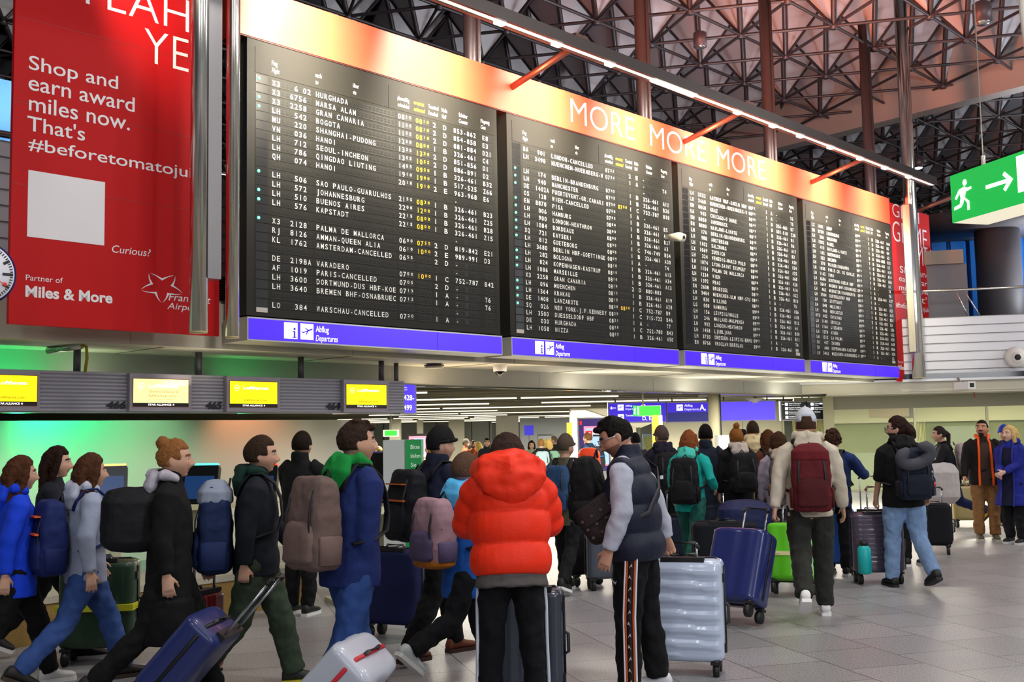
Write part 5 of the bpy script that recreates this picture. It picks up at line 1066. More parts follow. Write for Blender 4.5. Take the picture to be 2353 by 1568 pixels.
def hairmesh(root, kind, colr, hc, Rh, Rl, s, far):
    if kind in (None, 'none'): return
    q = MB(); tf = lambda x, y, z: hc + Rh @ (np.array([x, y, z]) * s); ml = [M(colr, .7, 0, 0, (60, .9), (40, .35), 0, .12)]
    nm = 'hair'
    def cap(th, fz, ear=.0, low=-.05):
        def fn(d, p):
            x, y, z = head_fn()(d, p / s)
            front = (y > .035 and z < fz) or (y > -.005 and z < .0 + ear) or z < low
            nx = math.sin(x * 210) * math.sin(y * 190 + 1) * math.sin(z * 170) * .004
            k = .86 if front else 1 + th + nx * 2
            if not front and y > .035: k = 1 + th * min(1, (z - fz) / .02 + .35)
            return Rh @ (np.array([x, y, z]) * s * k)
        q.ell(hc, HEAD_R * s, 34, 28, 0, fn)
    if kind == 'short': cap(.13, .058)
    elif kind == 'crop': cap(.075, .056, .01, -.045)
    elif kind == 'quiff':
        cap(.10, .052, .012, -.05); q.tube([tf(-.045, .070, .078), tf(0, .084, .084), tf(.045, .070, .078)], [.018 * s, .022 * s, .018 * s], n=10, rnd=.8); q.tube([tf(0, .05, .105), tf(0, -.03, .112)], [(.055 * s, .016 * s), (.06 * s, .014 * s)], n=12, rnd=.7)
    elif kind == 'buzz': cap(.03, .055, .01, -.05)
    elif kind in ('long', 'bob'):
        cap(.15, .060); L_ = -.36 if kind == 'long' else -.15
        q.tube([tf(0, -.045, .06), tf(0, -.085, -.03), tf(0, -.085, -.10), tf(0, -.095, L_ * .7), tf(0, -.10, L_)], [(.082 * s, .055 * s), (.098 * s, .052 * s), (.10 * s, .048 * s), (.095 * s, .038 * s), (.05 * s, .02 * s)], n=14, rnd=.5)
        for sd in (-1, 1): q.tube([tf(sd * .06, .02, .07), tf(sd * .085, .01, -.02), tf(sd * .085, -.02, -.11), tf(sd * .07, -.05, L_ * .75)], [.03 * s, .028 * s, .03 * s, .02 * s], n=10, rnd=.6)
    elif kind == 'bun': cap(.10, .058); q.ell(tf(0, -.075, .10), np.array([.045, .045, .042]) * s, 14, 10)
    elif kind == 'topbun': cap(.10, .058); q.ell(tf(0, -.03, .145), np.array([.042, .042, .042]) * s, 14, 10)
    elif kind == 'curly':
        cap(.15, .055); random.seed(int(abs(hc[0]) * 1e4) % 97)
        for k in range(46):
            a = random.uniform(0, 6.28); z = random.uniform(-.09, .11); r_ = math.sqrt(max(.05, 1 - (z / .13) ** 2)); x, y = .082 * r_ * math.cos(a), -.02 + .098 * r_ * math.sin(a)
            if y > .03 and z < .07: continue
            q.ell(tf(x, y, z), np.array([.022] * 3) * s, 8, 6)
    elif kind == 'tail':
        cap(.10, .058); q.tube([tf(0, -.09, .04), tf(0, -.135, .0), tf(0, -.13, -.14), tf(0, -.11, -.22)], [.025 * s, .032 * s, .03 * s, .012 * s], n=10, rnd=.8)
    elif kind == 'manbun': cap(.12, .058, .0, -.06); q.tube([tf(0, -.08, .02), tf(0, -.12, -.04), tf(0, -.10, -.11)], [.04 * s, .045 * s, .025 * s], n=10, rnd=.8)
    elif kind in ('beanie', 'hoodup'):
        nm = 'beanie' if kind == 'beanie' else 'hood_up'
        def fn(d, p):
            x, y, z = head_fn(1, 0)(d, p / s); lowz = .012 - .35 * max(0, -y) * .6
            k = .86 if z < lowz and y > -.06 or z < -.04 else 1.15; return Rh @ (np.array([x, y, z + (.012 if z > 0 else 0)]) * s * k)
        q.ell(hc, HEAD_R * s, 34, 26, 0, fn); q.tube([tf(.089 * math.cos(k * .3307), .006 + .108 * math.sin(k * .3307), .026 + .010 * math.sin(k * .3307)) for k in range(20)], .013 * s, n=8); ml = [cloth(colr)]
    elif kind == 'cap':
        nm = 'cap'
        def fn(d, p):
            x, y, z = head_fn(1, 0)(d, p / s); k = .86 if z < .018 else 1.12; 
            if y < -.07 and z < .055 and abs(x) < .035: k = .86
            return Rh @ (np.array([x, y, z + .006]) * s * k)
        q.ell(hc, HEAD_R * s, 40, 36, 0, fn); q.tube([tf(0, .07, .035), tf(0, .13, .025), tf(0, .175, .012)], [(.078 * s, .006 * s), (.072 * s, .005 * s), (.045 * s, .004 * s)], n=16, rnd=.6)
        q.tube([tf(.082 * math.cos(3.5 + k * .28), .005 + .106 * math.sin(3.5 + k * .28), .022) for k in range(10)], .007 * s, n=6); q.ell(tf(0, 0, .142), np.array([.01, .01, .005]) * s, 8, 6); ml = [cloth(colr)]
    elif kind == 'hat':
        nm = 'brimmed_hat'; q.ell(tf(0, 0, .07), np.array([.095, .108, .075]) * s, 20, 12); q.tube([tf(0, 0, .055), tf(0, 0, .068)], [(.165 * s, .18 * s), (.155 * s, .17 * s)], n=24); ml = [cloth(colr)]
    o = q.build(nm, ml, root)
    if kind in ('long', 'bob', 'quiff', 'tail', 'manbun', 'bun', 'topbun'): fuse(o, .0075 if not far else .013, 2, (.03, .012))
    if kind in ('beanie', 'hoodup', 'cap', 'hat') and kind != 'hoodup':
        pass
def frame_of(P, off):
    """world matrix at a point of the upper body, leaning with it"""
    root = P['root']; A = Matrix.Translation(root.location) @ Matrix.Rotation(root.rotation_euler.z, 4, 'Z'); p = P['up'](*off)
    L_ = Matrix(P['Rl'].tolist()).to_4x4(); return A @ Matrix.Translation(Vector(p)) @ L_
def backpack(P, label, col_='#15171c', h=.48, w=.31, d=.17, trim=None, pocket=None, group=None, z=.0, straps=True, soft=True, base=None, topc=None, name='backpack', front=False):
    s = P['s']; ry = .115 * P['w'] + P['bulk'] * 1.0 + .012
    t = thing(name, label, 'backpack', (0, 0, 0), 0, group); sg = 1 if front else -1
    Mx = frame_of(P, (0, sg * ry, .50 - h / s + z)); t.matrix_world = Mx if not front else Mx @ Matrix.Rotation(math.pi, 4, 'Z')
    q = MB(); rg = [(.0, .86, .80), (.015, .96, .95), (.12, 1.02, 1.04), (h * .3, .98, .97), (h * .55, 1.0, .96), (h * .80, .97, .84), (h * .93, .88, .70), (h * .985, .74, .55), (h, .60, .42)]
    q.tube([(0, -d / 2 * (.95 + .05), 0 + zz) if False else (0, -d / 2, zz) for zz, a, b in rg], [(w / 2 * a, d / 2 * b) for zz, a, b in rg], n=28, sq=4.2, rnd=.12); fuse(q.build('main_compartment', cloth(col_, .75), t), .009, 2, (.09, .020))
    for sd in (-1, 1): q = MB(); q.tube([(sd * w * .5, -d * .5, .03), (sd * w * .505, -d * .5, h * .34), (sd * w * .495, -d * .5, h * .36)], [(.018, d * .34), (.020, d * .36), (.012, d * .34)], ref=(1, 0, 0), n=14, sq=3, rnd=.2); q.build('side_pocket', cloth(pocket or col_, .7), t)
    q = MB(); q.tube([(x * w * .49, -d * .72 - .01 * (1 - abs(x)), h * (.55 + .36 * math.sqrt(max(0, 1 - x * x)))) for x in np.linspace(-1, 1, 15)], .005, n=6); q.build('zip', M('#2b2c31', .5), t)
    q = MB(); rg = [(.03, .8, .5), (.05, .95, 1), (h * .35, .98, 1), (h * .48, .85, .7), (h * .52, .6, .3)]
    q.tube([(0, -d * .93, zz) for zz, a, b in rg], [(w / 2 * .82 * a, .045 * b) for zz, a, b in rg], n=20, sq=3.2, rnd=.3); fp_ = fuse(q.build('front_pocket', cloth(pocket or col_, .75), t), .010, 2, (.1, .01))
    if topc: q = MB(); q.tube([(0, -d / 2, h * .80), (0, -d / 2, h * .93), (0, -d / 2, h * 1.03)], [(w / 2 * .98, d / 2 * .98), (w / 2 * .95, d / 2 * .95), (w / 2 * .6, d / 2 * .6)], n=20, sq=3, rnd=.3); fuse(q.build('top_lid', cloth(topc, .75), t), .010, 2, (.1, .01))
    if base: q = MB(); q.tube([(0, -d / 2, .0), (0, -d / 2, .10)], [(w / 2 * 1.02, d / 2 * 1.03)] * 2, n=20, sq=3, rnd=.25); fuse(q.build('base_panel', cloth(base, .7), t), .010, 2)
    if trim:
        q = MB(); q.box(-w * .40, w * .40, -d - .026, -d + .0, h * .545, h * .57); q.build('trim_strip', M(trim, .6), fp_); q = MB(); q.box(-w * .3, w * .3, -d + .0 - .02, -d + .03, h * .78, h * .80); q.build('trim_strip', M(trim, .6), t)
    for sd in (-1, 1):                # side straps and loop
        q = MB(); q.tube([(sd * w * .34, -d * 1.02, h * .1), (sd * w * .33, -d * 1.01, h * .6), (sd * w * .28, -d * .8, h * .92)], [(.010, .005)] * 3, n=6); q.build('strap', M('#202126', .6), t)
    q = MB(); q.tube([(-.04, -.03, h * .98), (0, -.02, h + .04), (.04, -.03, h * .98)], .008, n=6); q.build('carry_loop', M('#1a1a1c', .6), t)
    if straps:
        zo = .50 - h / s + z; zs_ = [r_[0] for r_ in P['rg']]; rys = [r_[2] for r_ in P['rg']]; rxs = [r_[1] for r_ in P['rg']]
        fy = lambda q_: float(np.interp(q_, zs_, rys)) * P['w'] + .012; fx = lambda q_: float(np.interp(q_, zs_, rxs)) * P['w'] + .010
        lc = lambda x, y, q_: (x * s, y * s - sg * ry, (q_ - zo) * s)
        for sd in (-1, 1):
            pts = [lc(sd * .085, -fy(.44), .42), lc(sd * .095, -fy(.48) * .95, .50), lc(sd * .10, -.05, .575), lc(sd * .102, .03, .572), lc(sd * .108, fy(.48) * .95, .50), lc(sd * .115, fy(.40) + .004, .40), lc(sd * .125, fy(.28) + .002, .28), lc(sd * .145, fy(.2) * .86, .19), lc(sd * fx(.15), .0, .15), lc(sd * fx(.14) * .86, -fy(.14) * .8, .13)]
            q = MB(); q.tube(pts, [(.026, .009)] * len(pts), ref=(1, 0, 0), n=8); q.build('shoulder_strap', cloth('#1b1c20' if not trim else col_, .7), t)
    return t
# ---------------------------------------------------------------- luggage
def suitcase(label, pos, rz, w=.48, h=.66, d=.28, col_='#20242c', rib='v', ext=0.0, tilt=0.0, soft=False, wheel=.055, group=None, seam='#0c0c0e', strapc=None, name='suitcase', r=.32, m=0.0, latch=True, grip='#141416', nr=7, handlew=.22):
    """upright case standing on four wheels; local x = width, y = thickness, z = up; tilt leans it back (toward -y) on its rear wheels"""
    t = thing(name, label, 'suitcase', (0, 0, 0), 0, group)
    A = Matrix.Translation(Vector(pos)) @ Matrix.Rotation(rz, 4, 'Z')
    if tilt: A = A @ Matrix.Translation((0, -d / 2, 0)) @ Matrix.Rotation(R(tilt), 4, 'X') @ Matrix.Translation((0, d / 2, 0))
    t.matrix_world = A
    q = MB(); z0 = wheel * 2 + .012; n = 64; K = 54; V = []
    for i in range(K + 1):
        u_ = i / K; z = z0 + (h - z0) * u_; e = min(u_, 1 - u_) * (h - z0); rc = .05; k = 1.0 if e > rc else math.sqrt(max(0, 1 - ((rc - e) / rc) ** 2)); ins = rc * (1 - k)
        for j in range(n):
            a = 2 * math.pi * j / n; c, s_ = math.cos(a), math.sin(a); p = 5.5; f = (abs(c) ** p + abs(s_) ** p) ** (-1 / p); x, y = (w / 2 - ins) * c * f, (d / 2 - ins) * s_ * f
            g = 0
            if rib == 'v': g = .006 * (1 if math.sin(x / w * 2 * math.pi * nr) > 0 else 0) * (1 if abs(y) > d * .3 and .05 < u_ < .95 else 0)
            elif rib == 'h': g = .007 * (1 if math.sin(u_ * math.pi * 2 * nr) > 0 else 0) * (1 if .04 < u_ < .96 else 0)
            elif rib == 'w': g = .014 * (1 if (u_ * nr + x / w * .28 * (1 if y < 0 else -1)) % 1 < .5 else 0) * (1 if .07 < u_ < .93 and abs(x) < w * .46 else 0)
            elif rib == 'line': g = .004 * (1 if math.sin(u_ * math.pi * 2 * nr) > -.6 else 0)
            if abs(y) > d * .3: y += math.copysign(g, y)
            else: x += math.copysign(g * .5, x)
            V.append((x, y, z))
    q.add(V, [(i * n + j, i * n + (j + 1) % n, (i + 1) * n + (j + 1) % n, (i + 1) * n + j) for i in range(K) for j in range(n)] + [tuple(range(n - 1, -1, -1)), tuple(K * n + j for j in range(n))], 0, True)
    q.build('shell', cloth(col_, .8) if soft else M(col_, r, m, 0, None, (3, .06), .3), t)
    q = MB(); rr = .05; P = [(w / 2 + .006, z0 + .06), (w / 2 + .006, h - .06), (w / 2 - .05, h + .006), (-w / 2 + .05, h + .006), (-w / 2 - .006, h - .06), (-w / 2 - .006, z0 + .06), (-w / 2 + .05, z0 - .006), (w / 2 - .05, z0 - .006)]
    q.tube([(x, 0, z) for x, z in P + P[:2]], [(.012, .006)] * 10, ref=(0, 1, 0), n=8); q.build('zip_band', M(seam, .5), t)
    for sx in (-1, 1):
        for sy in (-1, 1):
            q = MB(); x, y = sx * (w / 2 - .06), sy * (d / 2 - .05); q.tube([(x - .02, y - sy * .0, wheel), (x + .02, y, wheel)], wheel, n=16); q.tube([(x, y, wheel * 1.1), (x, y, z0 + .02)], [.018, .034], n=8); q.cbox(x, y, z0 - .004, .07, .07, .02); q.build('wheel', M('#17171a', .5), t)
    if ext is not None:
        yb = -d / 2 + .035; hz = h + .02 + ext
        q = MB()
        for sx in (-1, 1): q.tube([(sx * handlew / 2, yb, h - .06), (sx * handlew / 2, yb, hz)], .009, n=8)
        hr_ = q.build('handle_rods', M('#b9bcc2', .25, .9), t)
        q = MB(); q.tube([(-handlew / 2 - .012, yb, hz - .03), (-handlew / 2 + .01, yb, hz), (handlew / 2 - .01, yb, hz), (handlew / 2 + .012, yb, hz - .03)], [(.014, .018)] * 4, n=10, rnd=.6); q.build('pull_handle', M(grip, .5), hr_)
        q = MB(); q.cbox(0, yb + .005, h + .002, handlew + .10, .06, .03); q.build('handle_well', M('#17171a', .5), t)
    q = MB(); q.tube([(-.09, 0, h), (-.075, 0, h + .028), (.075, 0, h + .028), (.09, 0, h)], .011, n=8); q.build('carry_handle', M('#2a2a2e', .5), t)
    q = MB(); q.tube([(w / 2, 0, h * .62), (w / 2 + .028, 0, h * .60), (w / 2 + .028, 0, h * .45), (w / 2, 0, h * .43)], .011, n=8); q.build('carry_handle', M('#2a2a2e', .5), t)
    if latch and not soft:
        for zz in (h * .84, h * .24): q = MB(); q.cbox(w / 2 + .004, -.055, zz, .02, .028, .06); q.build('latch', M('#1c1c20', .4), t)
    if strapc: q = MB(); q.tube([(x * 1.02, y * 1.04, h * .55) for x, y in ((w / 2, d / 2), (-w / 2, d / 2), (-w / 2, -d / 2), (w / 2, -d / 2), (w / 2, d / 2))], [(.006, .025)] * 5, ref=(1, 0, 0), n=6); q.box(-w / 2 - .008, w / 2 + .008, -d / 2 - .016, d / 2 + .016, h * .52, h * .58); q.build('luggage_strap', M(strapc, .6), t)
    return t
def bag(label, name, cat, pos, size, col_, rz=0, strap=None, rot=None, parent_tf=None, lid=None):
    t = thing(name, label, cat, pos, rz)
    if rot is not None: t.rotation_euler = rot
    a, b, c = size; q = MB(); q.tube([(0, 0, 0), (0, 0, c * .1), (0, 0, c * .8), (0, 0, c)], [(a / 2 * .85, b / 2 * .8), (a / 2, b / 2), (a / 2 * .98, b / 2 * .9), (a / 2 * .8, b / 2 * .5)], n=24, sq=2.5, rnd=.5); fuse(q.build('bag_body', cloth(col_, .6), t), .009, 2, (.1, .01))
    if lid: q = MB(); q.tube([(0, -b * .02, c * .5), (0, -b * .02, c * 1.02)], [(a / 2 * 1.02, b / 2 * 1.06), (a / 2 * .9, b / 2 * .9)], n=20, sq=3.5, rnd=.2); fuse(q.build('flap', cloth(lid, .6), t), .009, 2)
    if strap: q = MB(); q.tube(strap, [(.016, .005)] * len(strap), n=8); q.build('strap', M('#1a1512', .6), t)
    return t
# ---------------------------------------------------------------- the crowd, left to right
AD = lambda px, py, Y: tuple(at_depth(px, py, Y))
WK = ((24, 10), (-20, 26)); WK2 = ((-20, 26), (24, 10)); SW = ('fk', -18, 6, 14, 0); SF = ('fk', 22, 6, 22, 0); ST_ = ((2, 2), (-2, 2)); HG = ('fk', 4, 6, 14, 0)
p = person('woman in a bright blue jacket with long hair, cut off at the left edge', 38, 7.6, 1.62, 35, WK, SF, SW, hair='long', hairc='#4a2a18', top='#123fd0', toplen=.20, bulk=.045, hood='#123fd0', trou='#08080b', shoe='#d8d6d0')
p = person('woman with long dark hair and dark jacket between the blue jacket and the grey sweater', 122, 8.7, 1.68, 12, WK2, SW, SF, hair='long', hairc='#26140e', top='#171a24', trou='#0b0b0e')
p = person('woman in a light grey sweater and blue jeans striding right, navy backpack', 200, 7.7, 1.64, 36, ((26, 8), (-24, 22)), ('fk', 8, 12, 20, 0), ('fk', -14, 12, 20, 0), hair='long', hairc='#4a2c1a', top='#98a0b6', hood='#b3b8c9', bulk=.04, trou='#34508c', tw=1.0, shoe='#1c1712', sole='#3a2c20')
backpack(p, 'navy backpack with orange trim on the woman in the grey sweater', '#14235c', .50, .32, .20, '#f05a10', '#12205a')
p = person('woman in a long black coat with a loose bun and pale scarf', 392, 7.1, 1.72, 12, WK, ('fk', 10, 8, 20, 0), ('fk', -6, 8, 14, 0), hair='bun', hairc='#8a5a30', top='#08080b', coat=True, toplen=.48, bulk=.045, hood='#b9b2bd', trou='#0a0a0c', shoe='#101012', sole='#15151a')
bag('black shoulder bag hanging behind the woman in the long black coat', 'shoulder_bag', 'bag', AD(305, 1258, 7.0), (.40, .17, .36), '#0c0c12', R(14), [(.17, 0, .30), (.26, .0, .50), (.30, .05, .66)])
p4 = person('man with brown hair in a dark jacket and green cargo trousers, profile facing right', 592, 7.5, 1.72, 12, ((20, 6), (-16, 24)), ('fk', 18, 8, 24, 0), ('w', AD(556, 1335, 7.25)), hair='short', hairc='#35261b', top='#11161f', bulk=.05, hood='#0d3026', trou='#334030', tw=1.5, shoe='#20241e', sole='#c8b428', grip=(False, True), eyes=True)
backpack(p4, 'large navy and grey backpack on the man in green cargo trousers', '#1c2c54', .58, .36, .24, None, '#223260', topc='#8d96a8')
person('man in a black jacket standing at the check-in kiosks, seen from behind', 692, 10.6, 1.73, 70, ST_, ('fk', 30, 10, 50, 0), ('fk', 20, 10, 40, 0), hair='short', hairc='#1c130e', top='#0b0c10', collar=True, bulk=.045, trou='#0d0d10')
p6 = person('tall young man in navy jacket with green hood and jeans, striding right', 806, 6.5, 1.79, 46, ((16, 6), (-16, 18)), ('fk', 10, 8, 40, 0), ('w', AD(835, 1352, 6.4)), lean=2, hy=-22, hair='quiff', hairc='#33241b', top='#1a2a62', bulk=.05, hood='#0f8a38', trou='#28457f', tw=1.1, shoe='#2a2a30', grip=(False, True))
backpack(p6, 'dusty brown backpack on the tall young man with the green hood', '#6a5650', .52, .34, .22, None, '#735d57')
p7 = person('man in a black beanie and dark jacket with brown shoes, walking right', 1000, 8.4, 1.77, 40, ((22, 8), (-14, 18)), ('fk', -10, 8, 14, 0), ('fk', 12, 10, 22, 0), lean=4, hair='beanie', hairc='#0a0a0e', top='#151b30', bulk=.055, collar=True, trou='#0a0b10', shoe='#6a3216', sole='#3a1c0c', eyes=True)
backpack(p7, 'black backpack with orange trim on the man in the black beanie', '#0f1118', .52, .34, .22, '#b85a1c')
p8 = person('woman in a blue coat with light blue hood, partly hidden by the red puffer jacket', 1066, 7.6, 1.60, 40, ((26, 8), (-26, 40)), ('fk', 6, 8, 16, 0), ('fk', 4, 8, 14, 0), hair='short', hairc='#5a4234', top='#1b58ae', toplen=.24, bulk=.05, hood='#5cbcf0', trou='#0d0e13', shoe='#cfd6d6')
backpack(p8, 'pink and lilac backpack with an ochre base on the woman in the blue coat', '#a5828c', .44, .32, .22, None, '#5c5070', base='#b36a1c')
p9 = person('woman in an orange-red puffer jacket with big hood, back to the camera, head bowed', 1172, 6.42, 1.71, 94, ((2, 2), (-1, 2)), ('fk', 20, 14, 95, 18), ('fk', 20, 14, 95, 18), lean=9, hp=36, w=1.0, hair='bob', hairc='#33221c', top='#ff300c', toplen=.055, bulk=.080, puff=3.0, trou='#07080c', tw=1.15, shirt='#5a5452', shoe='#15151a', spread=.05)
q = MB(); up = p9['up']                # the thick folded hood
q.tube([up(-.10, .06, .56), up(-.165, -.03, .57), up(-.13, -.13, .57), up(0, -.175, .555), up(.13, -.13, .57), up(.165, -.03, .57), up(.10, .06, .56)], [.05, .075, .085, .088, .085, .075, .05], n=12, rnd=.8)
q.tube([up(0, -.06, .66), up(0, -.11, .60), up(0, -.165, .50), up(0, -.17, .41), up(0, -.16, .36)], [(.12, .05), (.20, .08), (.215, .085), (.15, .06), (.05, .03)], n=18, rnd=.5); fuse(q.build('hood', cloth('#ff300c', .55), p9['root']), .011, 4, (.10, .03))
def leg_stripe(P, sd, cols, wd_, out, name, ticks=False, mats=None, yoff=0.0):
    s = P['s']; A, K, H = P['an'][sd], P['kn'][sd], P['hip'][sd]; pts = [(H + (0, 0, -.01), .175 * P['w'] * s - .092 * s + .012), (H * .5 + K * .5, .079 * s * P['w'] + .016), (K, .058 * s + .022), ((K + A) / 2, .052 * s + .024), (A + (0, 0, .0), .043 * s + .026)]
    PP = []
    for i in range(25):
        t_ = i / 24 * 4; k = min(int(t_), 3); u_ = t_ - k; PP.append((pts[k][0] * (1 - u_) + pts[k + 1][0] * u_) + np.array([sd * ((pts[k][1] * (1 - u_) + pts[k + 1][1] * u_) + out), yoff, 0]))
    q = MB(); x = -sum(c[1] for c in cols) / 2
    for m_, ww in cols: q.tube([p_ + np.array([0, x + ww / 2, 0]) for p_ in PP], [(.010, ww / 2)] * 25, ref=(1, 0, 0), n=8, m=m_, sq=3); x += ww
    so = q.build(name, mats, P['TR'])
    if ticks:
        q = MB()
        for i in range(1, 24, 2):
            c = PP[i] + np.array([sd * .013, 0, 0]); d = PP[i + 1] - PP[i]; d = d / np.linalg.norm(d); f = np.array([0, 1, 0.]) * (1 if (i // 2) % 2 else -1); g_ = lambda a, b: c + f * a * .011 + d * b * .022; q.add([g_(-1, .5), g_(-.6, -.55), g_(.0, -.2), g_(1, .9), g_(-.1, .25)], [(0, 1, 4), (1, 2, 3, 4)]); q.add([g_(-1, .5), g_(-.6, -.55), g_(.0, -.2), g_(1, .9), g_(-.1, .25)], [(4, 1, 0), (4, 3, 2, 1)])
        q.build('stripe_marks', SWH, P['TR'])
SWH = M('#f2f2f4', .6)
for sd in (-1, 1): leg_stripe(p9, sd, ((0, .035),), .035, .002, 'side_stripe', mats=[M('#c9cdd8', .6)], yoff=-.015)
p = person('person in an olive jacket and dark beanie with a blue backpack, black high-top shoes', 1302, 11.7, 1.66, 62, ((14, 6), (-14, 22)), ('fk', 12, 10, 40, 0), ('w', AD(1385, 1165, 11.9)), hair='beanie', hairc='#4d4136', top='#514d3a', toplen=.17, bulk=.05, trou='#0b0c11', shoe='#111113', sole='#eeeeee')
backpack(p, 'blue backpack on the person in the olive jacket', '#26456c', .46, .30, .17, None, '#1d3658')
# the man in the vest
pv = person('man in a dark quilted vest, pale grey sweater and striped black track pants, looking down', 1458, 7.15, 1.79, 160, ((4, 4), (-5, 3)), ('fk', -2, 9, 22, 4), ('w', AD(1533, 1240, 7.45)), lean=4, hp=26, hy=16, w=1.08, skin='#cf9a80', hair='quiff', hairc='#15110f', top='#1b2033', toplen=.10, bulk=.045, puff=3.4, vest=True, sleeve='#b9bccb', collar=True, trou='#08090d', tw=1.35, shoe='#d6d4da', sole='#d2d0d6', glasses='#5c4a48', beard='#8a6a58', grip=(False, True), vox=.0056, eyes=True, spread=.03)
leg_stripe(pv, -1, ((0, .012), (1, .013), (2, .036), (1, .013), (0, .012)), .08, .004, 'side_stripe', True, [M('#e9e6ea', .6), M('#c8501e', .6), M('#0a0a0c', .6)], yoff=-.03)
q = MB(); c = (pv['hip'][-1] + pv['kn'][-1]) / 2 + np.array([-.075, .085, .0]); g_ = lambda a, b: c + np.array([-.013 - .020 * abs(a) * 0 + (a) * .028, a * .028, b * .022]); q.add([g_(-1, .35), g_(-.72, -.8), g_(-.2, -.6), g_(1.3, .95), g_(-.55, -.15)], [(0, 1, 4), (1, 2, 3, 4)]); q.add([g_(-1, .35), g_(-.72, -.8), g_(-.2, -.6), g_(1.3, .95), g_(-.55, -.15)], [(4, 1, 0), (4, 3, 2, 1)]); q.build('thigh_mark', SWH, pv['TR'])
backpack(pv, 'black backpack worn on the chest of the man in the vest', '#0a0a0c', .44, .32, .20, None, '#0e0e11', front=True, z=.07, straps=False)
S7 = frame_of(pv, (-.15, .10, .08)); tb = bag('dark brown patterned crossbody bag at the side of the man in the vest', 'crossbody_bag', 'bag', (0, 0, 0), (.30, .10, .24), '#2a1e1e', 0, None, None, None, '#241a1c'); tb.matrix_world = S7 @ Matrix.Rotation(R(-78), 4, 'Z') @ Matrix.Rotation(R(-30), 4, 'Y')
q = MB()
for i in range(4):
    for j in range(3):
        x, z = -.11 + i * .07, .05 + j * .06; q.add([(x - .012, -.062, z), (x, -.062, z - .012), (x + .012, -.062, z), (x, -.062, z + .012)], [(0, 1, 2, 3)])
q.build('pattern', M('#4a3a38', .6), tb)
q = MB(); up = pv['up']; q.tube([up(-.17, .10, .15), up(-.215, .0, .14), up(-.18, -.155, .20), up(-.02, -.195, .34), up(.11, -.165, .46), up(.135, -.06, .545), up(.13, .05, .52), up(.08, .15, .40)], [(.017, .006)] * 8, ref=(0, .3, 1), n=8); q.build('strap', M('#20202c', .55), tb).parent = pv['root']
q = MB(); c = up(.12, -.185, .40); q.cbox(*c, .05, .012, .022); q.build('vest_mark', M('#e0e0e6', .5), pv['JK'])
# queue behind the vest man
p = person('dark-haired person seen over the shoulder of the man in the vest', 1466, 18.5, 1.66, 95, ST_, HG, HG, hair='short', hairc='#0c0b0c', top='#2b2b33', trou='#15151a', far=True)
p = person('person in a knitted cap and dark hoodie left of the teal hoodie', 1527, 14.6, 1.78, 100, WK, HG, HG, hair='beanie', hairc='#4b3b38', top='#1c1a2c', hood='#1c1a2c', trou='#101015')
backpack(p, 'big black backpack on the person in the knitted cap', '#0c0c10', .55, .38, .24)
p = person('man in a long dark coat just right of the woman in the teal hoodie', 1628, 14.4, 1.80, 80, WK2, HG, HG, hair='short', hairc='#0f0d0d', top='#1a2332', coat=True, toplen=.40, collar=True, trou='#0c0c10')
p = person('woman in a teal hoodie and green trousers with long auburn hair', 1588, 13.3, 1.72, 66, WK, ('fk', 10, 10, 20, 0), ('w', AD(1642, 1122, 13.3)), hair='long', hairc='#7c4322', top='#16aaa2', toplen=.16, bulk=.035, hood='#4cc8b8', trou='#1d5a52', tw=1.3, shoe='#26304a')
backpack(p, 'black backpack on the woman in the teal hoodie', '#0d0d12', .54, .34, .20)
p = person('fair-haired person in a pale hooded top beside the cream round column', 1622, 22, 1.64, 100, ST_, HG, HG, hair='short', hairc='#b9a878', top='#8c8c80', hood='#8c8c80', trou='#1a1a20', far=True)
p = person('woman with a ginger top bun, black jacket and pale hood', 1700, 14.0, 1.70, 96, ST_, HG, HG, hair='topbun', hairc='#8a5626', top='#0c0c0f', bulk=.05, toplen=.18, hood='#c4b5ad', trou='#0c0c0f')
backpack(p, 'black backpack on the woman with the ginger top bun', '#101114', .48, .33, .18)
p = person('person with black hair just visible behind the ginger top bun', 1716, 18, 1.68, 100, ST_, HG, HG, hair='short', hairc='#0d0c0c', top='#22222a', trou='#15151a', far=True)
p = person('man in a cream top with cropped brown hair and a dark shoulder strap', 1738, 15.8, 1.80, 85, ST_, HG, HG, hair='crop', hairc='#33231a', top='#dcc79a', hood='#dcc79a', trou='#33302c')
p = person('woman with long brown hair and rust jacket, small white backpack', 1774, 14.8, 1.66, 100, ST_, HG, HG, hair='long', hairc='#4a2b16', top='#5c2f1e', trou='#26221f')
backpack(p, 'small white backpack on the woman in the rust jacket', '#d0c0ac', .26, .22, .10, None, '#c8b59c', z=-.08)
p = person('woman in a pale lilac hoodie beside the man in the white cap', 1797, 13.2, 1.68, 82, WK, HG, HG, hair='long', hairc='#3c2516', top='#a99cae', hood='#b9a898', trou='#3a3640')
backpack(p, 'grey and brown strapped backpack on the woman in the lilac hoodie', '#5a5458', .46, .30, .18, '#8a4a24', '#6b5248')
pc_ = person('man in a white cap and cream hoodie with a maroon backpack and dark trousers', 1862, 9.9, 1.86, 80, ((-20, 30), (12, 4)), ('w', AD(1778, 1190, 9.75)), ('fk', 6, 14, 14, 0), lean=2, hair='cap', hairc='#cfd3dc', hair2=('buzz', '#4a3428'), top='#cfc3b0', toplen=.08, bulk=.040, hood='#cfc3b0', trou='#2e2f2a', tw=1.6, shoe='#e9e6e4', sole='#f4f2f0', grip=(True, False))
backpack(pc_, 'maroon backpack on the man in the white cap', '#5e141b', .56, .34, .20, None, '#4c1016', topc='#6a171e')
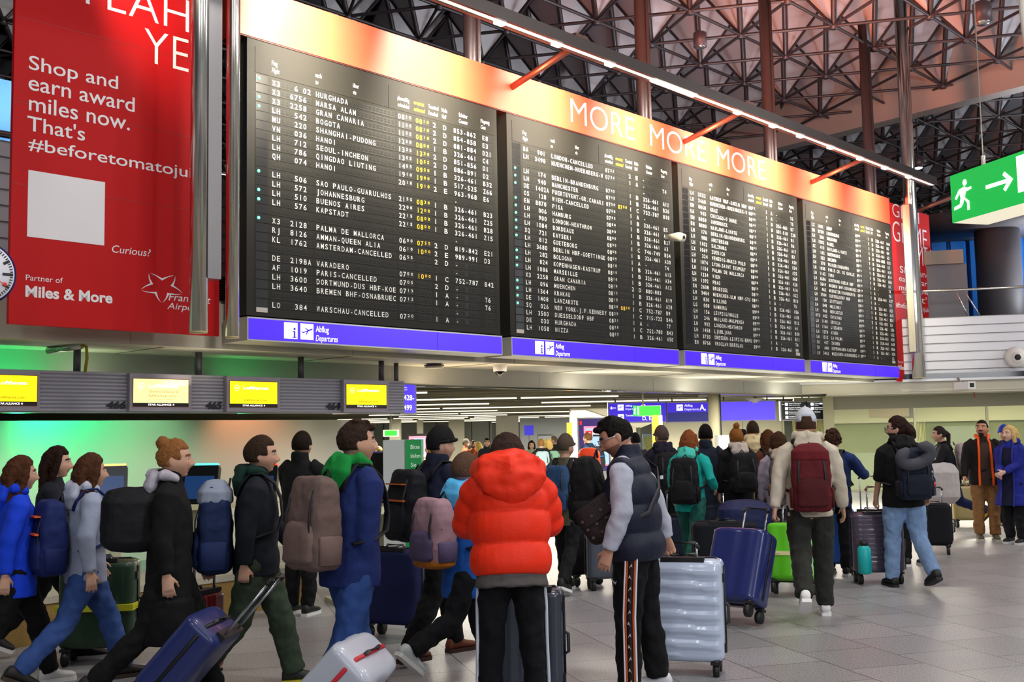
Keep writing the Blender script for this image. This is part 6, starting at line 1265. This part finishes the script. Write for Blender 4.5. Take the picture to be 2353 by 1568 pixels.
for sd in (-1, 1):
    q = MB(); A_ = pc_['an'][sd]; Rf = pc_['ft'][sd]; g_ = lambda a, b: A_ + Rf @ np.array([sd * .050, .03 + a * .05, -.045 + b * .02]); q.add([g_(-1, .3), g_(-.8, -.7), g_(0, -.5), g_(1.3, .9), g_(-.3, .1)], [(0, 1, 4), (1, 2, 3, 4)]); q.add([g_(-1, .3), g_(-.8, -.7), g_(0, -.5), g_(1.3, .9), g_(-.3, .1)], [(4, 1, 0), (4, 3, 2, 1)]); q.build('shoe_mark', M('#15151a', .5), pc_['shoe%d' % sd])
p = person('person with dark curly hair in a navy jacket reaching for a trolley handle', 1922, 12.7, 1.66, 62, ST_, HG, ('w', AD(1988, 1092, 12.9)), hair='curly', hairc='#3b261a', top='#1c2f60', bulk=.045, trou='#101218')
backpack(p, 'dark blue backpack on the person with curly hair', '#141a2c', .52, .33, .20, None, '#10141f')
pj = person('bearded man in black top and pale blue jeans walking away, looking left', 2078, 11.6, 1.79, 96, ((10, 4), (-14, 26)), ('w', AD(2012, 1150, 11.75)), ('fk', 10, 22, 18, 0), hy=52, w=1.12, hair='manbun', hairc='#2b1713', top='#0a0a0d', toplen=.10, bulk=.04, hood='#0b0b0e', trou='#7f9cc4', tw=1.4, shoe='#121215', sole='#18181c', beard='#2a1610', glasses='#20202c', grip=(True, False), short=True, eyes=True)
bpk = backpack(pj, 'dark navy backpack on the bearded man in pale jeans', '#161c30', .52, .33, .20, None, '#131829')
t = thing('neck_pillow', 'grey horseshoe travel pillow clipped on top of the dark navy backpack', 'travel pillow'); t.matrix_world = frame_of(pj, (-.03, -.36, .44)) @ Matrix.Rotation(R(20), 4, 'X') @ Matrix.Rotation(R(-18), 4, 'Y')
q = MB(); q.tube([(.155 * math.sin(a), -.02 * math.cos(a) - .03, -.085 * math.cos(a)) for a in np.linspace(-2.55, 2.55, 22)], [.045] + [.062] * 20 + [.045], ref=(0, 1, 0), n=14, rnd=.9); q.build('pillow', cloth('#4b4c54'), t)
t = thing('water_bottle', 'clear bottle in the side pocket of the dark navy backpack', 'bottle'); t.matrix_world = frame_of(pj, (.195, -.25, .02)); q = MB(); q.tube([(0, 0, 0), (0, 0, .17), (0, 0, .21), (0, 0, .23)], [.036, .036, .016, .014], n=16); q.build('bottle_body', M('#27324a', .15, 0, 0, None, None, 0, .5, .8), t); q = MB(); q.tube([(0, 0, .23), (0, 0, .255)], .017, n=14); q.build('bottle_cap', M('#9aa4b8', .4), t); q = MB(); q.tube([(0, 0, .09), (0, 0, .14)], .0372, n=16); q.build('bottle_label', M('#c43a34', .5), t)
p = person('dark-haired person in black standing just behind the bearded man in jeans', 2098, 13.4, 1.70, 92, ST_, HG, HG, hair='short', hairc='#1d1311', top='#0d0d12', trou='#0c0c10')
p = person('woman rushing left with a pale grey backpack, yellow shoes, before the glass wall', 2188, 17.6, 1.74, 168, ((30, 34), (-22, 48)), ('fk', 25, 10, 50, 0), ('fk', -10, 10, 30, 0), lean=10, hair='tail', hairc='#2a201d', top='#17171d', bulk=.04, trou='#18234a', tw=1.3, shoe='#c8920e', sole='#20180c')
backpack(p, 'pale grey and lilac backpack on the rushing woman', '#aaa0a0', .58, .38, .24, None, '#7f7888')
bag('white bundled jacket carried in front of the rushing woman', 'jacket_bundle', 'clothing', AD(2165, 1150, 17.4), (.55, .36, .55), '#c9c4c4', R(-10))
pm = person('man with moustache in a black jacket with orange lining and tan trousers', 2268, 16.2, 1.75, -104, ST_, ('fk', 4, 10, 14, 0), ('fk', 6, 14, 20, 0), hp=-14, hy=-22, w=1.12, skin='#b9805e', hair='crop', hairc='#16120f', top='#14100f', toplen=.12, bulk=.045, trou='#8d653c', tw=1.5, shoe='#4b463a', sole='#b9b2a0', beard='#1d1410', goatee=1, open_front=('#3d2c25', '#ff5a0c'), eyes=True, vox=.0065)
pw = person('blonde woman in a long royal blue coat with clasped hands, at the right edge', 2332, 15.7, 1.66, -140, ST_, ('ik', (-.03, .30, 1.02)), ('ik', (.04, .29, 1.00)), hp=-8, hy=-18, w=1.12, skin='#d9ae98', hair='bob', hairc='#cdae70', top='#1c2684', coat=True, toplen=.36, bulk=.05, hood='#1c2684', trou='#0c0d14', tw=1.4, shoe='#0e0e12', sole='#c9c9c9', eyes=True, vox=.0065, open_front=('#0e1430', '#1c2684'))
p = person('person in a blue beanie half hidden behind the blonde woman', 2318, 18.2, 1.66, -100, ST_, HG, HG, hair='beanie', hairc='#2038a4', top='#15151c', trou='#121216', far=True)
# queue far back in the low hall
for (px, Y, top, label, hr, hc_, tp_, fc, kw) in (
    (858, 29, 1013, 'man in a blue grey hooded jacket left of the grey info pillar, far queue', 'short', '#7a5a38', '#2c4a60', 10, dict(hood='#5a5a62')),
    (845, 27, 1023, 'fair-haired woman in a brown coat at the far left of the queue', 'long', '#b08a55', '#6a4a30', 20, {}),
    (873, 31, 1027, 'short fair person in black next to the grey info pillar, far queue', 'short', '#a88a50', '#14161c', 160, {}),
    (999, 30, 1008, 'person in a grey brimmed hat and green jacket, far queue', 'hat', '#85867a', '#5d6b3c', 180, {}),
    (966, 27, 1026, 'brown-haired boy in a blue jacket right of the green pillar side, far queue', 'short', '#5a3c22', '#1d5ab4', 170, {}),
    (978, 24, 1045, 'child in a grey knitted hat, lowest head of the far queue', 'beanie', '#8a8e94', '#3c6aa0', -90, dict(eyes=True)),
    (988, 28, 1024, 'woman with long fair hair in an olive jacket, far queue', 'long', '#8a6a38', '#59643c', 200, {}),
    (952, 33, 1021, 'dark-haired person in a dark coat beside the green pillar side, far queue', 'short', '#1c1512', '#26262e', 90, {}),
    (1071, 31, 1011, 'man in a dark cap right of the black beanie, far queue', 'beanie', '#3a322c', '#8a4a2a', 0, {}),
    (1089, 30, 1013, 'bald bearded man in a rust jacket, far queue', 'buzz', '#3a2a20', '#a4502a', -90, dict(beard='#2a1a12', skin='#8a5a40', eyes=True)),
    (1102, 29, 1017, 'woman with long blonde hair left of the red hood, far queue', 'long', '#d0ae62', '#a04a2a', 150, {}),
    (1121, 28, 1008, 'dark-haired man in a black jacket facing the camera, far queue', 'crop', '#17110e', '#14161c', -85, dict(eyes=True, collar=True)),
    (1152, 32, 1010, 'grey-haired person just left of the red hood, far queue', 'short', '#6a645c', '#3a3a40', 90, {}),
    (1224, 28, 1014, 'dark-haired woman facing the camera right of the red hood, far queue', 'bob', '#1c1310', '#8a8a70', -90, dict(eyes=True)),
    (1246, 26, 1010, 'curly-haired person in black with a pale backpack, far queue', 'short', '#8a6438', '#15151a', 95, {}),
    (1263, 26.5, 1010, 'blonde person beside the pale backpack, far queue', 'bob', '#d8b468', '#2a2c30', 120, {}),
    (1277, 29, 1003, 'grey-haired man in a dark jacket, tallest of the far queue', 'crop', '#7a6a58', '#1c2026', 180, {}),
    (1299, 30, 1006, 'brown-haired man looking left beside the yellow pillar, far queue', 'short', '#4a2c1a', '#22262c', 180, {}),
    (1356, 25, 996, 'man in a blue jacket with a pack in front of the advert screen', 'short', '#5a3a24', '#1c3a5e', 150, {})):
    h_ = 1.67 - (top - (1001 - .019 * (px - CX))) * Y / F
    p = person(label, px, Y, h_, fc, ST_, HG, HG, hair=hr, hairc=hc_, top=tp_, trou='#1a1b22', far=True, group='far queue in the low hall', **kw)
    if px == 1246: backpack(p, 'pale blue grey backpack in the far queue right of the red hood', '#9ab2ba', .5, .34, .2)
    if px == 1263: backpack(p, 'pale green backpack in the far queue, right of the pale blue one', '#86b098', .44, .3, .18)
    if px == 1356: backpack(p, 'dark pack with blue trim on the man before the advert screen', '#1a2026', .5, .34, .2, '#2f7ac8')
# ---------------------------------------------------------------- luggage on the floor
fl = lambda px, Y: tuple(on_floor(px, Y))
suitcase('glossy white ribbed suitcase held by the man in the vest', fl(1570, 7.75), R(-16), .53, .79, .29, '#c3cfe6', 'w', .095, wheel=.042, r=.25, nr=7, handlew=.20)
suitcase('dark grey suitcase standing in front of the woman in the red puffer', fl(1210, 6.95), R(-8), .44, .72, .27, '#3d4350', 'v', 0, nr=3)
suitcase('tall dark navy soft suitcase behind the tall man with the green hood', fl(908, 9.3), R(-25), .52, .74, .30, '#161c48', 'none', .0, soft=True)
suitcase('navy suitcase tilted and pulled by the man in cargo trousers', fl(330, 6.75), R(84), .46, .66, .27, '#1d2a66', 'none', .42, tilt=42, r=.45)
suitcase('pale grey and blue suitcase tilted low behind the tall man with the green hood', fl(655, 5.9), R(75), .46, .64, .28, '#bcc0cc', 'v', None, tilt=44, nr=2, seam='#c01c2c')
suitcase('dark green suitcase with a yellow strap beside the jeans of the grey sweater woman', fl(232, 8.5), R(6), .56, .78, .32, '#17361f', 'none', 0, strapc='#c8c814', r=.5)
suitcase('red suitcase beside the woman in the long black coat', fl(446, 7.45), R(70), .42, .66, .24, '#8a1016', 'v', .3)
suitcase('small black suitcase on the floor right of the olive jacket', fl(1338, 12.3), R(30), .42, .62, .26, '#0c0c10', 'none', .35, soft=True)
suitcase('slate grey suitcase between the olive jacket and the man in the vest', fl(1385, 11.9), R(10), .40, .60, .25, '#4b515e', 'v', .3)
suitcase('large dark blue ribbed suitcase tilted, pulled by the man in the white cap', fl(1672, 9.55), R(140), .52, .78, .31, '#2a3370', 'v', .24, tilt=24, nr=3, r=.25)
suitcase('lime green suitcase behind the legs of the man in the white cap', fl(1818, 11.1), R(160), .50, .70, .30, '#5cc414', 'v', .2, tilt=12, nr=3, strapc='#d8cf9a')
suitcase('bright blue suitcase right of the man in the white cap', fl(1920, 12.8), R(-18), .42, .76, .28, '#1450b4', 'v', 0, nr=3)
suitcase('plum grey finely ribbed suitcase held by the bearded man in jeans', fl(2012, 12.0), R(-4), .54, .76, .30, '#52475a', 'line', .26, nr=13, r=.25, grip='#7a5a58')
t = thing('water_bottle', 'turquoise flask hanging on the plum grey suitcase', 'bottle', AD(1988, 1316, 11.80), 0); q = MB(); q.tube([(0, 0, 0), (0, 0, .25), (0, 0, .275)], [.07, .07, .05], n=20, rnd=.3); q.build('bottle_body', M('#12b8ba', .45), t); q = MB(); q.tube([(0, 0, .28), (0, 0, .33)], .042, n=16); q.build('bottle_cap', M('#15151a', .5), t)
suitcase('silver blue cabin case behind the trolley handle, left of the bearded man', fl(2003, 14.2), R(-30), .38, .62, .24, '#2a5aa8', 'v', .42)
suitcase('black soft case right of the bearded man in jeans', fl(2146, 14.6), R(-20), .44, .66, .26, '#0d0e16', 'none', .2, soft=True)
suitcase('wide black suitcase behind the dark blue ribbed one', fl(1664, 12.4), R(-8), .72, .66, .36, '#12151f', 'v', 0, soft=True)
suitcase('slate blue suitcase left of the woman in the teal hoodie', fl(1546, 13.9), R(15), .42, .62, .26, '#2b3348', 'none', .3, soft=True)
suitcase('tan suitcase trailing behind the rushing woman', fl(2222, 18.4), R(-10), .46, .70, .28, '#b5a468', 'none', .3)
bag('navy blue duffel bag on top of the wide black suitcase', 'duffel_bag', 'bag', AD(1712, 1218, 12.5), (.62, .34, .30), '#18224e', R(-8))
t = thing('luggage_cart', 'yellow luggage cart near the advert screen', 'luggage cart', fl(1352, 20), R(20)); q = MB()
q.tube([(-.3, 0, 1.02), (.3, 0, 1.02)], .045, n=10, m=0); q.tube([(-.28, 0, 1.0), (-.28, 0, .12)], .03, n=8, m=0); q.tube([(.28, 0, 1.0), (.28, 0, .12)], .03, n=8, m=0); q.box(-.3, .3, -.8, 0, .12, .2, 1); q.box(-.3, .3, -.03, .03, .80, .94, 1); q.build('frame', [M('#f0a810', .4), M('#2a2456', .5)], t)
for x, y in ((-.25, -.02), (.25, -.02), (0, -.75)): q = MB(); q.tube([(x - .03, y, .08), (x + .03, y, .08)], .08, n=14); q.build('wheel', BLACK, t)
bag('orange red shopping bag on the yellow luggage cart', 'shopping_bag', 'bag', AD(1354, 1077, 19.9), (.42, .30, .34), '#ff4a20', R(20))
# ---------------------------------------------------------------- fuse the pending surfaces in one evaluation
_tx = {}
for o, vox, sm, disp, post in PEND:
    m = o.modifiers.new('r', 'REMESH'); m.mode = 'VOXEL'; m.voxel_size = vox; m.use_smooth_shade = True
    m = o.modifiers.new('s', 'SMOOTH'); m.factor = .5; m.iterations = sm
    if disp:
        if disp[0] not in _tx: x = bpy.data.textures.new('folds', 'CLOUDS'); x.noise_scale = disp[0]; x.noise_depth = 1; _tx[disp[0]] = x
        m = o.modifiers.new('d', 'DISPLACE'); m.texture = _tx[disp[0]]; m.strength = disp[1]; m.mid_level = .5; m.texture_coords = 'LOCAL'
dg = bpy.context.evaluated_depsgraph_get(); dg.update()
for o, vox, sm, disp, post in PEND:
    me = bpy.data.meshes.new_from_object(o.evaluated_get(dg)); mats = list(o.data.materials); old = o.data
    o.modifiers.clear(); o.data = me; me.materials.clear()
    for q in mats: me.materials.append(q)
    me.polygons.foreach_set('material_index', np.zeros(len(me.polygons), np.int32)); me.polygons.foreach_set('use_smooth', np.ones(len(me.polygons), bool))
    if post: post(me)
    me.update(); bpy.data.meshes.remove(old)
